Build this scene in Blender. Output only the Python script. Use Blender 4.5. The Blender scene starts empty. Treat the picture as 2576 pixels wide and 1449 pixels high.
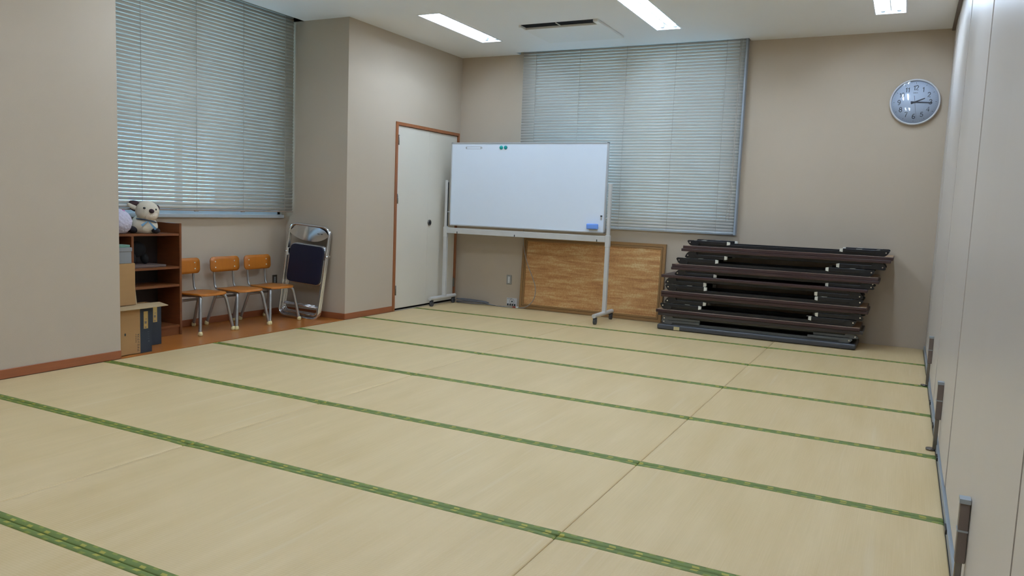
import bpy, bmesh, math, random
from math import radians, sin, cos, pi
from mathutils import Vector, Matrix, Euler
random.seed(7)
SC = bpy.context.scene
COL = SC.collection

# ------------------------------------------------------------------ camera
cam_d = bpy.data.cameras.new('camera'); cam = bpy.data.objects.new('camera', cam_d); COL.objects.link(cam)
cam_d.sensor_width = 36.0; cam_d.sensor_fit = 'HORIZONTAL'; cam_d.lens = 27.011; cam_d.clip_start = 0.02; cam_d.clip_end = 100
YAW, PITCH, ROLL = -0.4705759, -0.1055449, 0.0388128
fw = Vector((sin(YAW)*cos(PITCH), cos(YAW)*cos(PITCH), sin(PITCH)))
rt = fw.cross(Vector((0, 0, 1))).normalized(); upv = rt.cross(fw)
r2 = rt*cos(ROLL)+upv*sin(ROLL); u2 = -rt*sin(ROLL)+upv*cos(ROLL)
m = Matrix((r2, u2, -fw)).transposed().to_4x4(); m.translation = Vector((2.8045, -6.8166, 1.1202))
cam.matrix_world = m
SC.camera = cam

# ------------------------------------------------------------------ world (overcast sky outside the windows)
w = bpy.data.worlds.new('world'); SC.world = w; w.use_nodes = True
bg = w.node_tree.nodes['Background']; bg.inputs[0].default_value = (0.46, 0.74, 1.0, 1); bg.inputs[1].default_value = 9.0
LAMP_COLOR = (0.61, 0.77, 1.0); LAMP_STRENGTH = 66.0
vs = SC.view_settings
vs.view_transform = 'Standard'; vs.look = 'None'; vs.gamma = 1.0; vs.use_curve_mapping = False; vs.exposure = 0.0
try: SC.display_settings.display_device = 'sRGB'
except Exception: pass

# ------------------------------------------------------------------ materials
def lin(c):
    c /= 255.0
    return c/12.92 if c <= 0.04045 else ((c+0.055)/1.055)**2.4
def rgb(r, g, b): return (lin(r), lin(g), lin(b), 1.0)
MATS = {}
def mat(name, col, rough=0.6, metal=0.0, spec=0.5, noise=None, bump=None, emit=None, coat=0.0, var=0.08):
    """procedural principled material; noise=(scale, stretch xyz), bump=(scale, strength)"""
    mt = bpy.data.materials.new(name); mt.use_nodes = True; nt = mt.node_tree; p = nt.nodes['Principled BSDF']
    p.inputs['Base Color'].default_value = col; p.inputs['Roughness'].default_value = rough
    p.inputs['Metallic'].default_value = metal; p.inputs['Specular IOR Level'].default_value = spec
    p.inputs['Coat Weight'].default_value = coat
    tc = nt.nodes.new('ShaderNodeTexCoord')
    sc, st = noise if noise else (9.0, (1, 1, 1))
    mp = nt.nodes.new('ShaderNodeMapping'); mp.inputs['Scale'].default_value = st
    nt.links.new(tc.outputs['Object'], mp.inputs[0])
    nz = nt.nodes.new('ShaderNodeTexNoise'); nz.inputs['Scale'].default_value = sc; nz.inputs['Detail'].default_value = 4
    nt.links.new(mp.outputs[0], nz.inputs['Vector'])
    mx = nt.nodes.new('ShaderNodeMix'); mx.data_type = 'RGBA'
    mx.inputs[6].default_value = tuple(c*(1-var) for c in col[:3])+(1,)
    mx.inputs[7].default_value = tuple(min(1, c*(1+var)) for c in col[:3])+(1,)
    nt.links.new(nz.outputs['Fac'], mx.inputs[0]); nt.links.new(mx.outputs[2], p.inputs['Base Color'])
    if bump:
        n2 = nt.nodes.new('ShaderNodeTexNoise'); n2.inputs['Scale'].default_value = bump[0]; n2.inputs['Detail'].default_value = 3
        nt.links.new(tc.outputs['Object'], n2.inputs['Vector'])
        b = nt.nodes.new('ShaderNodeBump'); b.inputs['Strength'].default_value = bump[1]; b.inputs['Distance'].default_value = 0.002
        nt.links.new(n2.outputs['Fac'], b.inputs['Height']); nt.links.new(b.outputs[0], p.inputs['Normal'])
    if emit:
        p.inputs['Emission Color'].default_value = emit[0]; p.inputs['Emission Strength'].default_value = emit[1]
    MATS[name] = mt
    return mt

M_WALL = mat('wallpaper', (0.500, 0.408, 0.306, 1), 0.85, bump=(260, 0.35), noise=(2.0, (1, 1, 1)), var=0.03)
M_CEIL = mat('ceiling_paint', (0.86, 0.84, 0.815, 1), 0.9, bump=(180, 0.2), noise=(1.2, (1, 1, 1)), var=0.02)
M_PART = mat('partition_vinyl', (0.62, 0.56, 0.50, 1), 0.36, bump=(500, 0.12), noise=(1.5, (1, 1, 1)), var=0.03)
M_GAP = mat('dark_joint', (0.012, 0.011, 0.012, 1), 0.9, spec=0.1)
M_LINING = mat('slot_lining', (0.45, 0.46, 0.47, 1), 0.7)
M_CASING = mat('window_casing', (0.30, 0.34, 0.38, 1), 0.45)
M_BASE = mat('baseboard_wood', (0.28, 0.085, 0.028, 1), 0.4, noise=(6, (1, 1, 12)), var=0.22)
M_CASE = mat('door_casing_wood', (0.27, 0.09, 0.028, 1), 0.42, noise=(9, (6, 6, 1)), var=0.25)
M_DOOR = mat('door_paint', (0.70, 0.64, 0.53, 1), 0.55, noise=(2, (1, 1, 1)), var=0.03)
M_WOODFLOOR = mat('wood_flooring', (0.42, 0.138, 0.026, 1), 0.26, noise=(3, (3, 1, 1)), var=0.10)
M_SHELF = mat('bookcase_wood', (0.165, 0.050, 0.014, 1), 0.33, noise=(7, (1, 1, 7)), var=0.3)
M_SHELFSHADE = mat('bookcase_wood_shaded', (0.018, 0.007, 0.004, 1), 0.6, noise=(7, (1, 1, 7)), var=0.3)  # same bookcase wood, darkened to paint in the shade of the compartments
M_PLY = mat('orange_plywood', (0.42, 0.132, 0.011, 1), 0.35, noise=(8, (1, 7, 1)), var=0.13)
M_TUBE = mat('grey_steel_tube', (0.38, 0.37, 0.35, 1), 0.34, metal=0.75, noise=(30, (1, 1, 1)), var=0.15)
M_RUBBER = mat('cream_rubber', (0.70, 0.60, 0.30, 1), 0.6)
M_CHROME = mat('chrome', (0.80, 0.82, 0.86, 1), 0.10, metal=1.0, var=0.02)
M_NAVY = mat('navy_vinyl', (0.006, 0.007, 0.020, 1), 0.30, bump=(200, 0.25))
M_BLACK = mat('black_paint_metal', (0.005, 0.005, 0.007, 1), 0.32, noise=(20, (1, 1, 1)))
M_DGREY = mat('dark_grey_paint', (0.046, 0.047, 0.050, 1), 0.45)
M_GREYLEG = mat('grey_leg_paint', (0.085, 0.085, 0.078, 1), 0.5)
M_CAP = mat('white_cap', (0.72, 0.70, 0.60, 1), 0.5)
M_TABLE = mat('rosewood_edge', (0.034, 0.012, 0.010, 1), 0.42, noise=(9, (1, 10, 10)), var=0.45)
M_TABLEU = mat('tan_underside', (0.36, 0.23, 0.13, 1), 0.55)
M_TABLE2 = mat('grey_brown_edge', (0.032, 0.024, 0.022, 1), 0.45)
M_TAPE = mat('masking_tape', (0.50, 0.42, 0.22, 1), 0.7)
M_WBPAINT = mat('whiteboard_stand_paint', (0.56, 0.54, 0.50, 1), 0.42)
M_ALU = mat('aluminium', (0.62, 0.64, 0.66, 1), 0.35, metal=0.7)
M_BOARD = mat('whiteboard_enamel', (0.78, 0.85, 0.93, 1), 0.42, spec=0.4, var=0.01)
M_TEAL = mat('teal_plastic', (0.00, 0.30, 0.26, 1), 0.3)
M_BLUE = mat('blue_plastic', (0.17, 0.34, 0.82, 1), 0.4)
M_BEIGEP = mat('beige_plastic', (0.55, 0.50, 0.40, 1), 0.5)
M_CORKFR = mat('brown_frame_wood', (0.250, 0.128, 0.038, 1), 0.45, noise=(8, (6, 1, 6)), var=0.15)
M_PLATE = mat('grey_plate', (0.30, 0.29, 0.26, 1), 0.5)
M_WHITEP = mat('white_plastic', (0.72, 0.72, 0.70, 1), 0.4)
M_STICK = mat('white_sticker', (0.62, 0.62, 0.62, 1), 0.5)
M_INK = mat('dark_ink', (0.02, 0.03, 0.03, 1), 0.6)
M_CABLE = mat('grey_cable', (0.13, 0.13, 0.14, 1), 0.5)
M_CABLEL = mat('light_grey_cable', (0.30, 0.28, 0.25, 1), 0.5)
M_RED = mat('red_plastic', (0.30, 0.04, 0.03, 1), 0.5)
M_KRAFT = mat('kraft_cardboard', (0.36, 0.195, 0.070, 1), 0.75, noise=(5, (1, 1, 6)), var=0.07)
M_KRAFTIN = mat('pale_cardboard', (0.42, 0.29, 0.15, 1), 0.75, noise=(5, (1, 1, 6)), var=0.07)
M_NAVYP = mat('navy_print', (0.020, 0.025, 0.032, 1), 0.7)
M_GREYBOX = mat('grey_box', (0.23, 0.225, 0.22, 1), 0.55)
M_GREENF = mat('green_folder', (0.12, 0.22, 0.16, 1), 0.5)
M_PLUSH = mat('cream_plush', (0.74, 0.64, 0.49, 1), 0.95, bump=(150, 0.6), noise=(6, (1, 1, 1)), var=0.08)
M_PLUSHP = mat('peach_plush', (0.76, 0.625, 0.475, 1), 0.95, bump=(150, 0.6))
M_PLUSHB = mat('brown_plush', (0.055, 0.028, 0.028, 1), 0.95, bump=(150, 0.6))
M_PLUSHK = mat('dark_plush', (0.016, 0.010, 0.012, 1), 0.9, bump=(150, 0.6))
M_FLUFF = mat('lilac_fluff', (0.66, 0.60, 0.68, 1), 0.95, bump=(60, 1.0), noise=(14, (1, 1, 1)), var=0.12)
M_PINK = mat('pink_cloth', (0.62, 0.28, 0.52, 1), 0.8)
M_RIBBON = mat('blue_ribbon', (0.14, 0.28, 0.42, 1), 0.5)
M_RIBBOND = mat('dark_ribbon', (0.03, 0.05, 0.09, 1), 0.6)
M_EYE = mat('black_eye', (0.006, 0.004, 0.006, 1), 0.15)
M_CORD = mat('blind_cord', (0.36, 0.31, 0.26, 1), 0.8)
M_CORDL = mat('pull_cord_beige', (0.45, 0.36, 0.28, 1), 0.8)
M_RAILB = mat('beige_bottom_rail', (0.33, 0.25, 0.19, 1), 0.4)
M_RAILW = mat('white_bottom_rail', (0.62, 0.66, 0.68, 1), 0.35)
M_WINF = mat('window_aluminium', (0.60, 0.64, 0.68, 1), 0.4, metal=0.2)
M_CLOCKW = mat('clock_case', (0.66, 0.66, 0.68, 1), 0.35, var=0.01)
M_CLOCKF = mat('clock_face', (0.74, 0.80, 0.88, 1), 0.5, var=0.01)
M_CLOCKN = mat('clock_numerals', (0.05, 0.06, 0.075, 1), 0.5)
M_HAND = mat('clock_hands', (0.012, 0.014, 0.03, 1), 0.4)
M_FIXT = mat('fixture_white', (0.85, 0.87, 0.88, 1), 0.4, var=0.01)
M_SOCK = mat('lamp_socket', (0.45, 0.47, 0.46, 1), 0.5)
M_BRONZE = mat('bronze_channel', (0.150, 0.112, 0.090, 1), 0.42, metal=0.1)
M_STEEL = mat('blue_grey_rail', (0.33, 0.36, 0.38, 1), 0.4, metal=0.3)
M_AC = mat('air_conditioner_white', (0.82, 0.79, 0.74, 1), 0.6, var=0.01)
M_KNOB = mat('dark_steel', (0.22, 0.20, 0.18, 1), 0.25, metal=0.9)
M_SUB = mat('subfloor', (0.12, 0.10, 0.08, 1), 0.9)
M_FELT = mat('dark_brown_felt', (0.0045, 0.0035, 0.0035, 1), 0.9)

def mat_slat():
    mt = mat('slat_enamel', (0.60, 0.57, 0.51, 1), 0.24, var=0.01)
    nt = mt.node_tree; p = nt.nodes['Principled BSDF']; out = nt.nodes['Material Output']
    tr = nt.nodes.new('ShaderNodeBsdfTranslucent'); tr.inputs[0].default_value = (0.40, 0.62, 0.72, 1)
    mx = nt.nodes.new('ShaderNodeMixShader'); mx.inputs[0].default_value = 0.02
    nt.links.new(p.outputs[0], mx.inputs[1]); nt.links.new(tr.outputs[0], mx.inputs[2]); nt.links.new(mx.outputs[0], out.inputs[0])
    return mt
M_SLAT = mat_slat()

def mat_glass(nm='window_glass', tint=(0.85, 0.95, 1, 1)):
    mt = bpy.data.materials.new(nm); mt.use_nodes = True; nt = mt.node_tree
    p = nt.nodes['Principled BSDF']; out = nt.nodes['Material Output']
    p.inputs['Roughness'].default_value = 0.02; p.inputs['Base Color'].default_value = (0.8, 0.9, 0.95, 1); p.inputs['Specular IOR Level'].default_value = 0.6
    t = nt.nodes.new('ShaderNodeBsdfTransparent'); t.inputs[0].default_value = tint
    g = nt.nodes.new('ShaderNodeBsdfGlossy'); g.inputs['Roughness'].default_value = 0.02
    f = nt.nodes.new('ShaderNodeFresnel'); f.inputs[0].default_value = 1.5
    mx = nt.nodes.new('ShaderNodeMixShader')
    nt.links.new(f.outputs[0], mx.inputs[0]); nt.links.new(t.outputs[0], mx.inputs[1]); nt.links.new(g.outputs[0], mx.inputs[2])
    nt.links.new(mx.outputs[0], out.inputs[0])
    return mt
M_GLASS = mat_glass(); M_CLEAR = mat_glass('clear_glass', (0.97, 0.98, 1, 1))

def mat_tube_light():
    mt = bpy.data.materials.new('fluorescent_tube'); mt.use_nodes = True; nt = mt.node_tree; out = nt.nodes['Material Output']
    e = nt.nodes.new('ShaderNodeEmission'); e.inputs[0].default_value = LAMP_COLOR+(1,); e.inputs[1].default_value = LAMP_STRENGTH
    nt.links.new(e.outputs[0], out.inputs[0]); return mt
M_LAMP = mat_tube_light()

def mth(nt, op, a=None, b=None, c=None):
    n = nt.nodes.new('ShaderNodeMath'); n.operation = op
    for i, v in enumerate((a, b, c)):
        if v is None: continue
        if isinstance(v, (int, float)): n.inputs[i].default_value = v
        else: nt.links.new(v, n.inputs[i])
    return n.outputs[0]

def mat_tatami():
    mt = bpy.data.materials.new('tatami_rush'); mt.use_nodes = True; nt = mt.node_tree; p = nt.nodes['Principled BSDF']
    tc = nt.nodes.new('ShaderNodeTexCoord'); sp = nt.nodes.new('ShaderNodeSeparateXYZ'); nt.links.new(tc.outputs['Object'], sp.inputs[0])
    oi = nt.nodes.new('ShaderNodeObjectInfo')
    # streaks of single rushes across the mat (along y) and broad wear
    mp = nt.nodes.new('ShaderNodeMapping'); mp.inputs['Scale'].default_value = (260, 3, 1); nt.links.new(tc.outputs['Object'], mp.inputs[0])
    n1 = nt.nodes.new('ShaderNodeTexNoise'); n1.inputs['Scale'].default_value = 1; n1.inputs['Detail'].default_value = 3; nt.links.new(mp.outputs[0], n1.inputs['Vector'])
    mp2 = nt.nodes.new('ShaderNodeMapping'); mp2.inputs['Scale'].default_value = (9, 1.6, 1); nt.links.new(tc.outputs['Object'], mp2.inputs[0])
    va = nt.nodes.new('ShaderNodeVectorMath'); va.operation = 'ADD'; nt.links.new(mp2.outputs[0], va.inputs[0])
    cb = nt.nodes.new('ShaderNodeCombineXYZ'); nt.links.new(mth(nt, 'MULTIPLY', oi.outputs['Random'], 50.0), cb.inputs[0]); nt.links.new(cb.outputs[0], va.inputs[1])
    n2 = nt.nodes.new('ShaderNodeTexNoise'); n2.inputs['Scale'].default_value = 1; n2.inputs['Detail'].default_value = 5; nt.links.new(va.outputs[0], n2.inputs['Vector'])
    rib = mth(nt, 'SINE', mth(nt, 'MULTIPLY', sp.outputs['Y'], 2*pi/0.0105))
    rib01 = mth(nt, 'MULTIPLY_ADD', rib, 0.5, 0.5)
    f = mth(nt, 'ADD', mth(nt, 'MULTIPLY', n1.outputs['Fac'], 0.35), mth(nt, 'MULTIPLY', n2.outputs['Fac'], 0.75))
    f = mth(nt, 'ADD', f, mth(nt, 'MULTIPLY', rib01, 0.10))
    cr = nt.nodes.new('ShaderNodeValToRGB'); nt.links.new(f, cr.inputs[0])
    cr.color_ramp.elements[0].position = 0.30; cr.color_ramp.elements[0].color = (0.550, 0.385, 0.175, 1)
    cr.color_ramp.elements[1].position = 0.80; cr.color_ramp.elements[1].color = (0.670, 0.500, 0.272, 1)
    mp3 = nt.nodes.new('ShaderNodeMapping'); mp3.inputs['Scale'].default_value = (16, 1.1, 1); nt.links.new(va.outputs[0], mp3.inputs[0]); mp3.inputs['Scale'].default_value = (2.2, 0.55, 1)
    n3 = nt.nodes.new('ShaderNodeTexNoise'); n3.inputs['Scale'].default_value = 1; n3.inputs['Detail'].default_value = 1; nt.links.new(mp3.outputs[0], n3.inputs['Vector'])
    wf = nt.nodes.new('ShaderNodeMapRange'); wf.inputs[1].default_value = 0.66; wf.inputs[2].default_value = 0.76; wf.inputs[4].default_value = 0.16; nt.links.new(n3.outputs['Fac'], wf.inputs[0])
    wm = nt.nodes.new('ShaderNodeMix'); wm.data_type = 'RGBA'; wm.inputs[7].default_value = (0.72, 0.62, 0.45, 1); nt.links.new(wf.outputs[0], wm.inputs[0]); nt.links.new(cr.outputs[0], wm.inputs[6])
    nt.links.new(wm.outputs[2], p.inputs['Base Color'])
    rr = mth(nt, 'MULTIPLY_ADD', n2.outputs['Fac'], 0.25, 0.36); nt.links.new(rr, p.inputs['Roughness'])
    p.inputs['Specular IOR Level'].default_value = 0.38
    h = mth(nt, 'ADD', mth(nt, 'MULTIPLY', rib01, 0.6), mth(nt, 'MULTIPLY', n1.outputs['Fac'], 0.5))
    b = nt.nodes.new('ShaderNodeBump'); b.inputs['Strength'].default_value = 0.35; b.inputs['Distance'].default_value = 0.0012
    nt.links.new(h, b.inputs['Height']); nt.links.new(b.outputs[0], p.inputs['Normal'])
    return mt
M_TATAMI = mat_tatami()

def mat_heri():
    mt = bpy.data.materials.new('green_border_cloth'); mt.use_nodes = True; nt = mt.node_tree; p = nt.nodes['Principled BSDF']
    tc = nt.nodes.new('ShaderNodeTexCoord'); sp = nt.nodes.new('ShaderNodeSeparateXYZ'); nt.links.new(tc.outputs['Object'], sp.inputs[0])
    ed = mth(nt, 'MINIMUM', sp.outputs['Y'], mth(nt, 'SUBTRACT', 0.892, sp.outputs['Y']))   # distance from the mat's long edge
    u = mth(nt, 'FLOOR', mth(nt, 'ADD', mth(nt, 'DIVIDE', sp.outputs['X'], 0.0233), mth(nt, 'MULTIPLY', ed, 14.0)))
    k = mth(nt, 'MODULO', mth(nt, 'ADD', u, 4000.0), 4.0)
    innr = mth(nt, 'MULTIPLY', mth(nt, 'LESS_THAN', ed, 0.0165), mth(nt, 'GREATER_THAN', ed, 0.004)); outr = mth(nt, 'GREATER_THAN', ed, 0.0185)
    yel = mth(nt, 'MULTIPLY', innr, mth(nt, 'COMPARE', k, 0.0, 0.4))
    mid = mth(nt, 'MULTIPLY', outr, mth(nt, 'COMPARE', k, 2.0, 0.4))
    nz = nt.nodes.new('ShaderNodeTexNoise'); nz.inputs['Scale'].default_value = 300; nt.links.new(tc.outputs['Object'], nz.inputs['Vector'])
    m1 = nt.nodes.new('ShaderNodeMix'); m1.data_type = 'RGBA'; m1.inputs[6].default_value = (0.112, 0.150, 0.020, 1); m1.inputs[7].default_value = (0.200, 0.215, 0.025, 1); nt.links.new(mid, m1.inputs[0])
    m2 = nt.nodes.new('ShaderNodeMix'); m2.data_type = 'RGBA'; m2.inputs[7].default_value = (0.330, 0.285, 0.035, 1)
    nt.links.new(yel, m2.inputs[0]); nt.links.new(m1.outputs[2], m2.inputs[6])
    nt.links.new(m2.outputs[2], p.inputs['Base Color']); p.inputs['Roughness'].default_value = 0.6
    b = nt.nodes.new('ShaderNodeBump'); b.inputs['Strength'].default_value = 0.3; b.inputs['Distance'].default_value = 0.001
    nt.links.new(nz.outputs['Fac'], b.inputs['Height']); nt.links.new(b.outputs[0], p.inputs['Normal'])
    return mt
M_HERI = mat_heri()

def mat_cork():
    mt = bpy.data.materials.new('layered_cork'); mt.use_nodes = True; nt = mt.node_tree; p = nt.nodes['Principled BSDF']
    tc = nt.nodes.new('ShaderNodeTexCoord')
    def nz(sc, det, scale):
        mp = nt.nodes.new('ShaderNodeMapping'); mp.inputs['Scale'].default_value = sc; nt.links.new(tc.outputs['Object'], mp.inputs[0])
        n = nt.nodes.new('ShaderNodeTexNoise'); n.inputs['Scale'].default_value = scale; n.inputs['Detail'].default_value = det; nt.links.new(mp.outputs[0], n.inputs['Vector']); return n.outputs['Fac']
    a = nz((0.9, 1, 7), 4, 3.2); b = nz((1.6, 1, 1), 2, 70.0); c = nz((2.5, 1, 26), 2, 2.5)
    f = mth(nt, 'ADD', mth(nt, 'ADD', mth(nt, 'MULTIPLY', a, 0.5), mth(nt, 'MULTIPLY', b, 0.25)), mth(nt, 'MULTIPLY', c, 0.25))
    cr = nt.nodes.new('ShaderNodeValToRGB'); nt.links.new(f, cr.inputs[0])
    e = cr.color_ramp.elements
    e[0].position = 0.36; e[0].color = (0.34, 0.140, 0.045, 1)
    e[1].position = 0.66; e[1].color = (0.66, 0.47, 0.23, 1)
    x = e.new(0.50); x.color = (0.50, 0.250, 0.082, 1)
    nt.links.new(cr.outputs[0], p.inputs['Base Color']); p.inputs['Roughness'].default_value = 0.75
    return mt
M_CORK = mat_cork()

# ------------------------------------------------------------------ geometry helpers
class B:
    """collects shapes into one bmesh"""
    def __init__(s): s.bm = bmesh.new(); s.T = Matrix.Identity(4)
    def v(s, p): return s.bm.verts.new(s.T @ Vector(p))
    def face(s, vs, smooth=False):
        try: f = s.bm.faces.new(vs); f.smooth = smooth; return f
        except ValueError: return None
    def poly(s, pts): s.face([s.v(p) for p in pts]); return s
    def box(s, lo, hi, r=0.0, seg=1):
        x0, y0, z0 = lo; x1, y1, z1 = hi
        if x0 > x1: x0, x1 = x1, x0
        if y0 > y1: y0, y1 = y1, y0
        if z0 > z1: z0, z1 = z1, z0
        vs = [s.v(p) for p in ((x0,y0,z0),(x1,y0,z0),(x1,y1,z0),(x0,y1,z0),(x0,y0,z1),(x1,y0,z1),(x1,y1,z1),(x0,y1,z1))]
        fs = [s.face([vs[i] for i in q]) for q in ((3,2,1,0),(4,5,6,7),(0,1,5,4),(1,2,6,5),(2,3,7,6),(3,0,4,7))]
        if r > 0:
            ed = list({e for f in fs for e in f.edges})
            bmesh.ops.bevel(s.bm, geom=ed, offset=r, segments=seg, profile=0.6, affect='EDGES')
        return s
    def cyl(s, a, b, r, n=12, r2=None, caps=True, smooth=True):
        a, b = Vector(a), Vector(b); d = (b-a).normalized(); r2 = r if r2 is None else r2
        u = d.orthogonal().normalized(); w = d.cross(u)
        A = [s.v(a+(u*cos(t)+w*sin(t))*r) for t in [2*pi*i/n for i in range(n)]]
        C = [s.v(b+(u*cos(t)+w*sin(t))*r2) for t in [2*pi*i/n for i in range(n)]]
        for i in range(n): s.face([A[i], A[(i+1) % n], C[(i+1) % n], C[i]], smooth)
        if caps: s.face(A[::-1]); s.face(C)
        return s
    def tube(s, pts, r, n=8, closed=False, rz=None):
        pts = [Vector(p) for p in pts]; N = len(pts); rings = []; u = None
        for i, p in enumerate(pts):
            if closed: d = (pts[(i+1) % N]-pts[i-1]).normalized()
            else: d = (pts[min(i+1, N-1)]-pts[max(i-1, 0)]).normalized()
            if u is None: u = d.orthogonal().normalized()
            u = (u-d*u.dot(d)).normalized(); w = d.cross(u)
            rings.append([s.v(p+(u*cos(t)+w*sin(t))*r) for t in [2*pi*k/n for k in range(n)]])
        for i in range(N if closed else N-1):
            A, C = rings[i], rings[(i+1) % N]
            for k in range(n): s.face([A[k], A[(k+1) % n], C[(k+1) % n], C[k]], True)
        if not closed: s.face(rings[0][::-1]); s.face(rings[-1])
        return s
    def ell(s, c, r, n=20, mrings=14, rot=None, fn=None):
        c = Vector(c); r = Vector(r if hasattr(r, '__len__') else (r, r, r)); R = rot.to_matrix() if rot else Matrix.Identity(3)
        def P(i, k):
            th = pi*i/mrings; ph = 2*pi*k/n
            q = Vector((sin(th)*cos(ph), sin(th)*sin(ph), cos(th)))
            if fn: q = fn(q)
            return s.v(c+R @ Vector((q.x*r.x, q.y*r.y, q.z*r.z)))
        top = P(0, 0); bot = P(mrings, 0); rings = [[P(i, k) for k in range(n)] for i in range(1, mrings)]
        for k in range(n):
            s.face([top, rings[0][k], rings[0][(k+1) % n]], True); s.face([bot, rings[-1][(k+1) % n], rings[-1][k]], True)
            for i in range(len(rings)-1): s.face([rings[i][k], rings[i+1][k], rings[i+1][(k+1) % n], rings[i][(k+1) % n]], True)
        return s
    def prism(s, pts, depth):
        """pts 3d polygon, extruded by vector depth"""
        d = Vector(depth); A = [s.v(p) for p in pts]; C = [s.v(Vector(p)+d) for p in pts]; n = len(pts)
        s.face(A[::-1]); s.face(C)
        for i in range(n): s.face([A[i], A[(i+1) % n], C[(i+1) % n], C[i]])
        return s
    def lathe(s, prof, n=48, axis='Y'):
        """prof list of (radius, height); around local axis Y"""
        rings = []
        for r, h in prof:
            if r < 1e-6: rings.append([s.v((0, h, 0))]); continue
            rings.append([s.v((r*cos(2*pi*k/n), h, r*sin(2*pi*k/n))) for k in range(n)])
        for A, C in zip(rings, rings[1:]):
            for k in range(n):
                k2 = (k+1) % n
                if len(A) == 1 and len(C) == 1: continue
                if len(A) == 1: s.face([A[0], C[k], C[k2]], True)
                elif len(C) == 1: s.face([A[k], C[0], A[k2]], True)
                else: s.face([A[k], C[k], C[k2], A[k2]], True)
        return s
    def mesh(s, name):
        bmesh.ops.recalc_face_normals(s.bm, faces=s.bm.faces[:])
        me = bpy.data.meshes.new(name); s.bm.to_mesh(me); s.bm.free(); return me

def obj(name, b, m, parent=None, loc=None):
    me = b.mesh(name) if isinstance(b, B) else b
    if m is not None and len(me.materials) == 0: me.materials.append(m)
    o = bpy.data.objects.new(name, me); COL.objects.link(o)
    if parent: o.parent = parent
    if loc is not None: o.location = loc
    return o
def tag(o, label=None, cat=None, group=None, kind=None):
    if label: o['label'] = label
    if cat: o['category'] = cat
    if group: o['group'] = group
    if kind: o['kind'] = kind
    return o
def thing(name, label, cat, loc=(0, 0, 0), rot=(0, 0, 0), group=None):
    o = bpy.data.objects.new(name, None); o.empty_display_size = 0.1; COL.objects.link(o)
    o.location = loc; o.rotation_euler = rot
    return tag(o, label, cat, group)
def copy_tree(o, parent=None):
    c = o.copy(); COL.objects.link(c)
    if parent: c.parent = parent
    for ch in [x for x in o.children]: copy_tree(ch, c)
    return c
def struct(name, b, m, label, cat, parent=None):
    o = obj(name, b, m, parent); o['kind'] = 'structure'
    return tag(o, label, cat)
def text_mesh(body, size, depth=0.0006, align='CENTER', bold=0.0):
    c = bpy.data.curves.new('lettering', 'FONT'); c.body = body; c.size = size; c.extrude = depth; c.align_x = align; c.align_y = 'CENTER'; c.offset = bold; c.resolution_u = 3
    o = bpy.data.objects.new('lettering', c); COL.objects.link(o)
    dg = bpy.context.evaluated_depsgraph_get(); me = bpy.data.meshes.new_from_object(o.evaluated_get(dg))
    bpy.data.objects.remove(o); bpy.data.curves.remove(c); me.name = 'lettering'; return me
def rrect(w, h, r, n=6):
    """rounded rectangle outline centred on 0 -> list of (x, y)"""
    out = []
    for cx, cy, a0 in ((w/2-r, h/2-r, 0), (-w/2+r, h/2-r, pi/2), (-w/2+r, -h/2+r, pi), (w/2-r, -h/2+r, 3*pi/2)):
        for i in range(n+1):
            a = a0+pi/2*i/n; out.append((cx+r*cos(a), cy+r*sin(a)))
    return out

# ------------------------------------------------------------------ room dimensions (metres)
XL, XR = -1.838, 3.03        # closet-front plane, partition plane
YB, YC, YN, YE = 0.8536, -1.1415, -3.464, -8.03
XA = -2.58                   # alcove window wall
H = 2.77
SLOT = 2.90                  # depth of the curtain slots in the ceiling
PITCH_Y = 0.892

# ceiling, with real openings for lamps, curtain slots and air conditioner
FIX_X = [(-1.205, -0.965), (0.625, 0.855), (2.43, 2.665)]
FIX_Y = [(-1.0, 0.18), (-3.55, -2.37), (-6.1, -4.92)]
holes = [(a, b, c, d) for a, b in FIX_X for c, d in FIX_Y]
holes += [(-1.10, 1.345, 0.74, YB), (XA, -2.37, -3.42, YC), (-0.475, 0.205, -0.36, -0.285)]
xs = sorted({XA-0.1, XR+0.1} | {v for h in holes for v in h[:2]})
ys = sorted({YE-0.1, YB+0.1} | {v for h in holes for v in h[2:]})
b = B()
for i in range(len(xs)-1):
    for j in range(len(ys)-1):
        cx, cy = (xs[i]+xs[i+1])/2, (ys[j]+ys[j+1])/2
        if any(h[0] < cx < h[1] and h[2] < cy < h[3] for h in holes): continue
        b.poly([(xs[i], ys[j], H), (xs[i], ys[j+1], H), (xs[i+1], ys[j+1], H), (xs[i+1], ys[j], H)])
bmesh.ops.remove_doubles(b.bm, verts=b.bm.verts[:], dist=1e-5)
b.box((XA-0.2, YE-0.2, 3.02), (XR+0.2, YB+0.3, 3.06))
struct('ceiling', b, M_CEIL, 'flat pale grey painted ceiling with lamp and curtain openings', 'ceiling')
# curtain slot linings
def slot(x0, x1, y0, y1, name, label):
    b = B(); t = 0.008
    b.box((x0-t, y0-t, H+0.001), (x0, y1+t, SLOT)); b.box((x1, y0-t, H+0.001), (x1+t, y1+t, SLOT))
    b.box((x0, y0-t, H+0.001), (x1, y0, SLOT)); b.box((x0, y1, H+0.001), (x1, y1+t, SLOT)); b.box((x0-t, y0-t, SLOT), (x1+t, y1+t, SLOT+t))
    struct(name, b, M_LINING, label, 'trim')
slot(-1.10, 1.345, 0.74, YB+0.05, 'trim_1', 'grey ceiling recess holding the blind on the back wall')
slot(XA, -2.37, -3.42, YC, 'trim_2', 'grey ceiling recess holding the blind over the alcove window')

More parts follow.
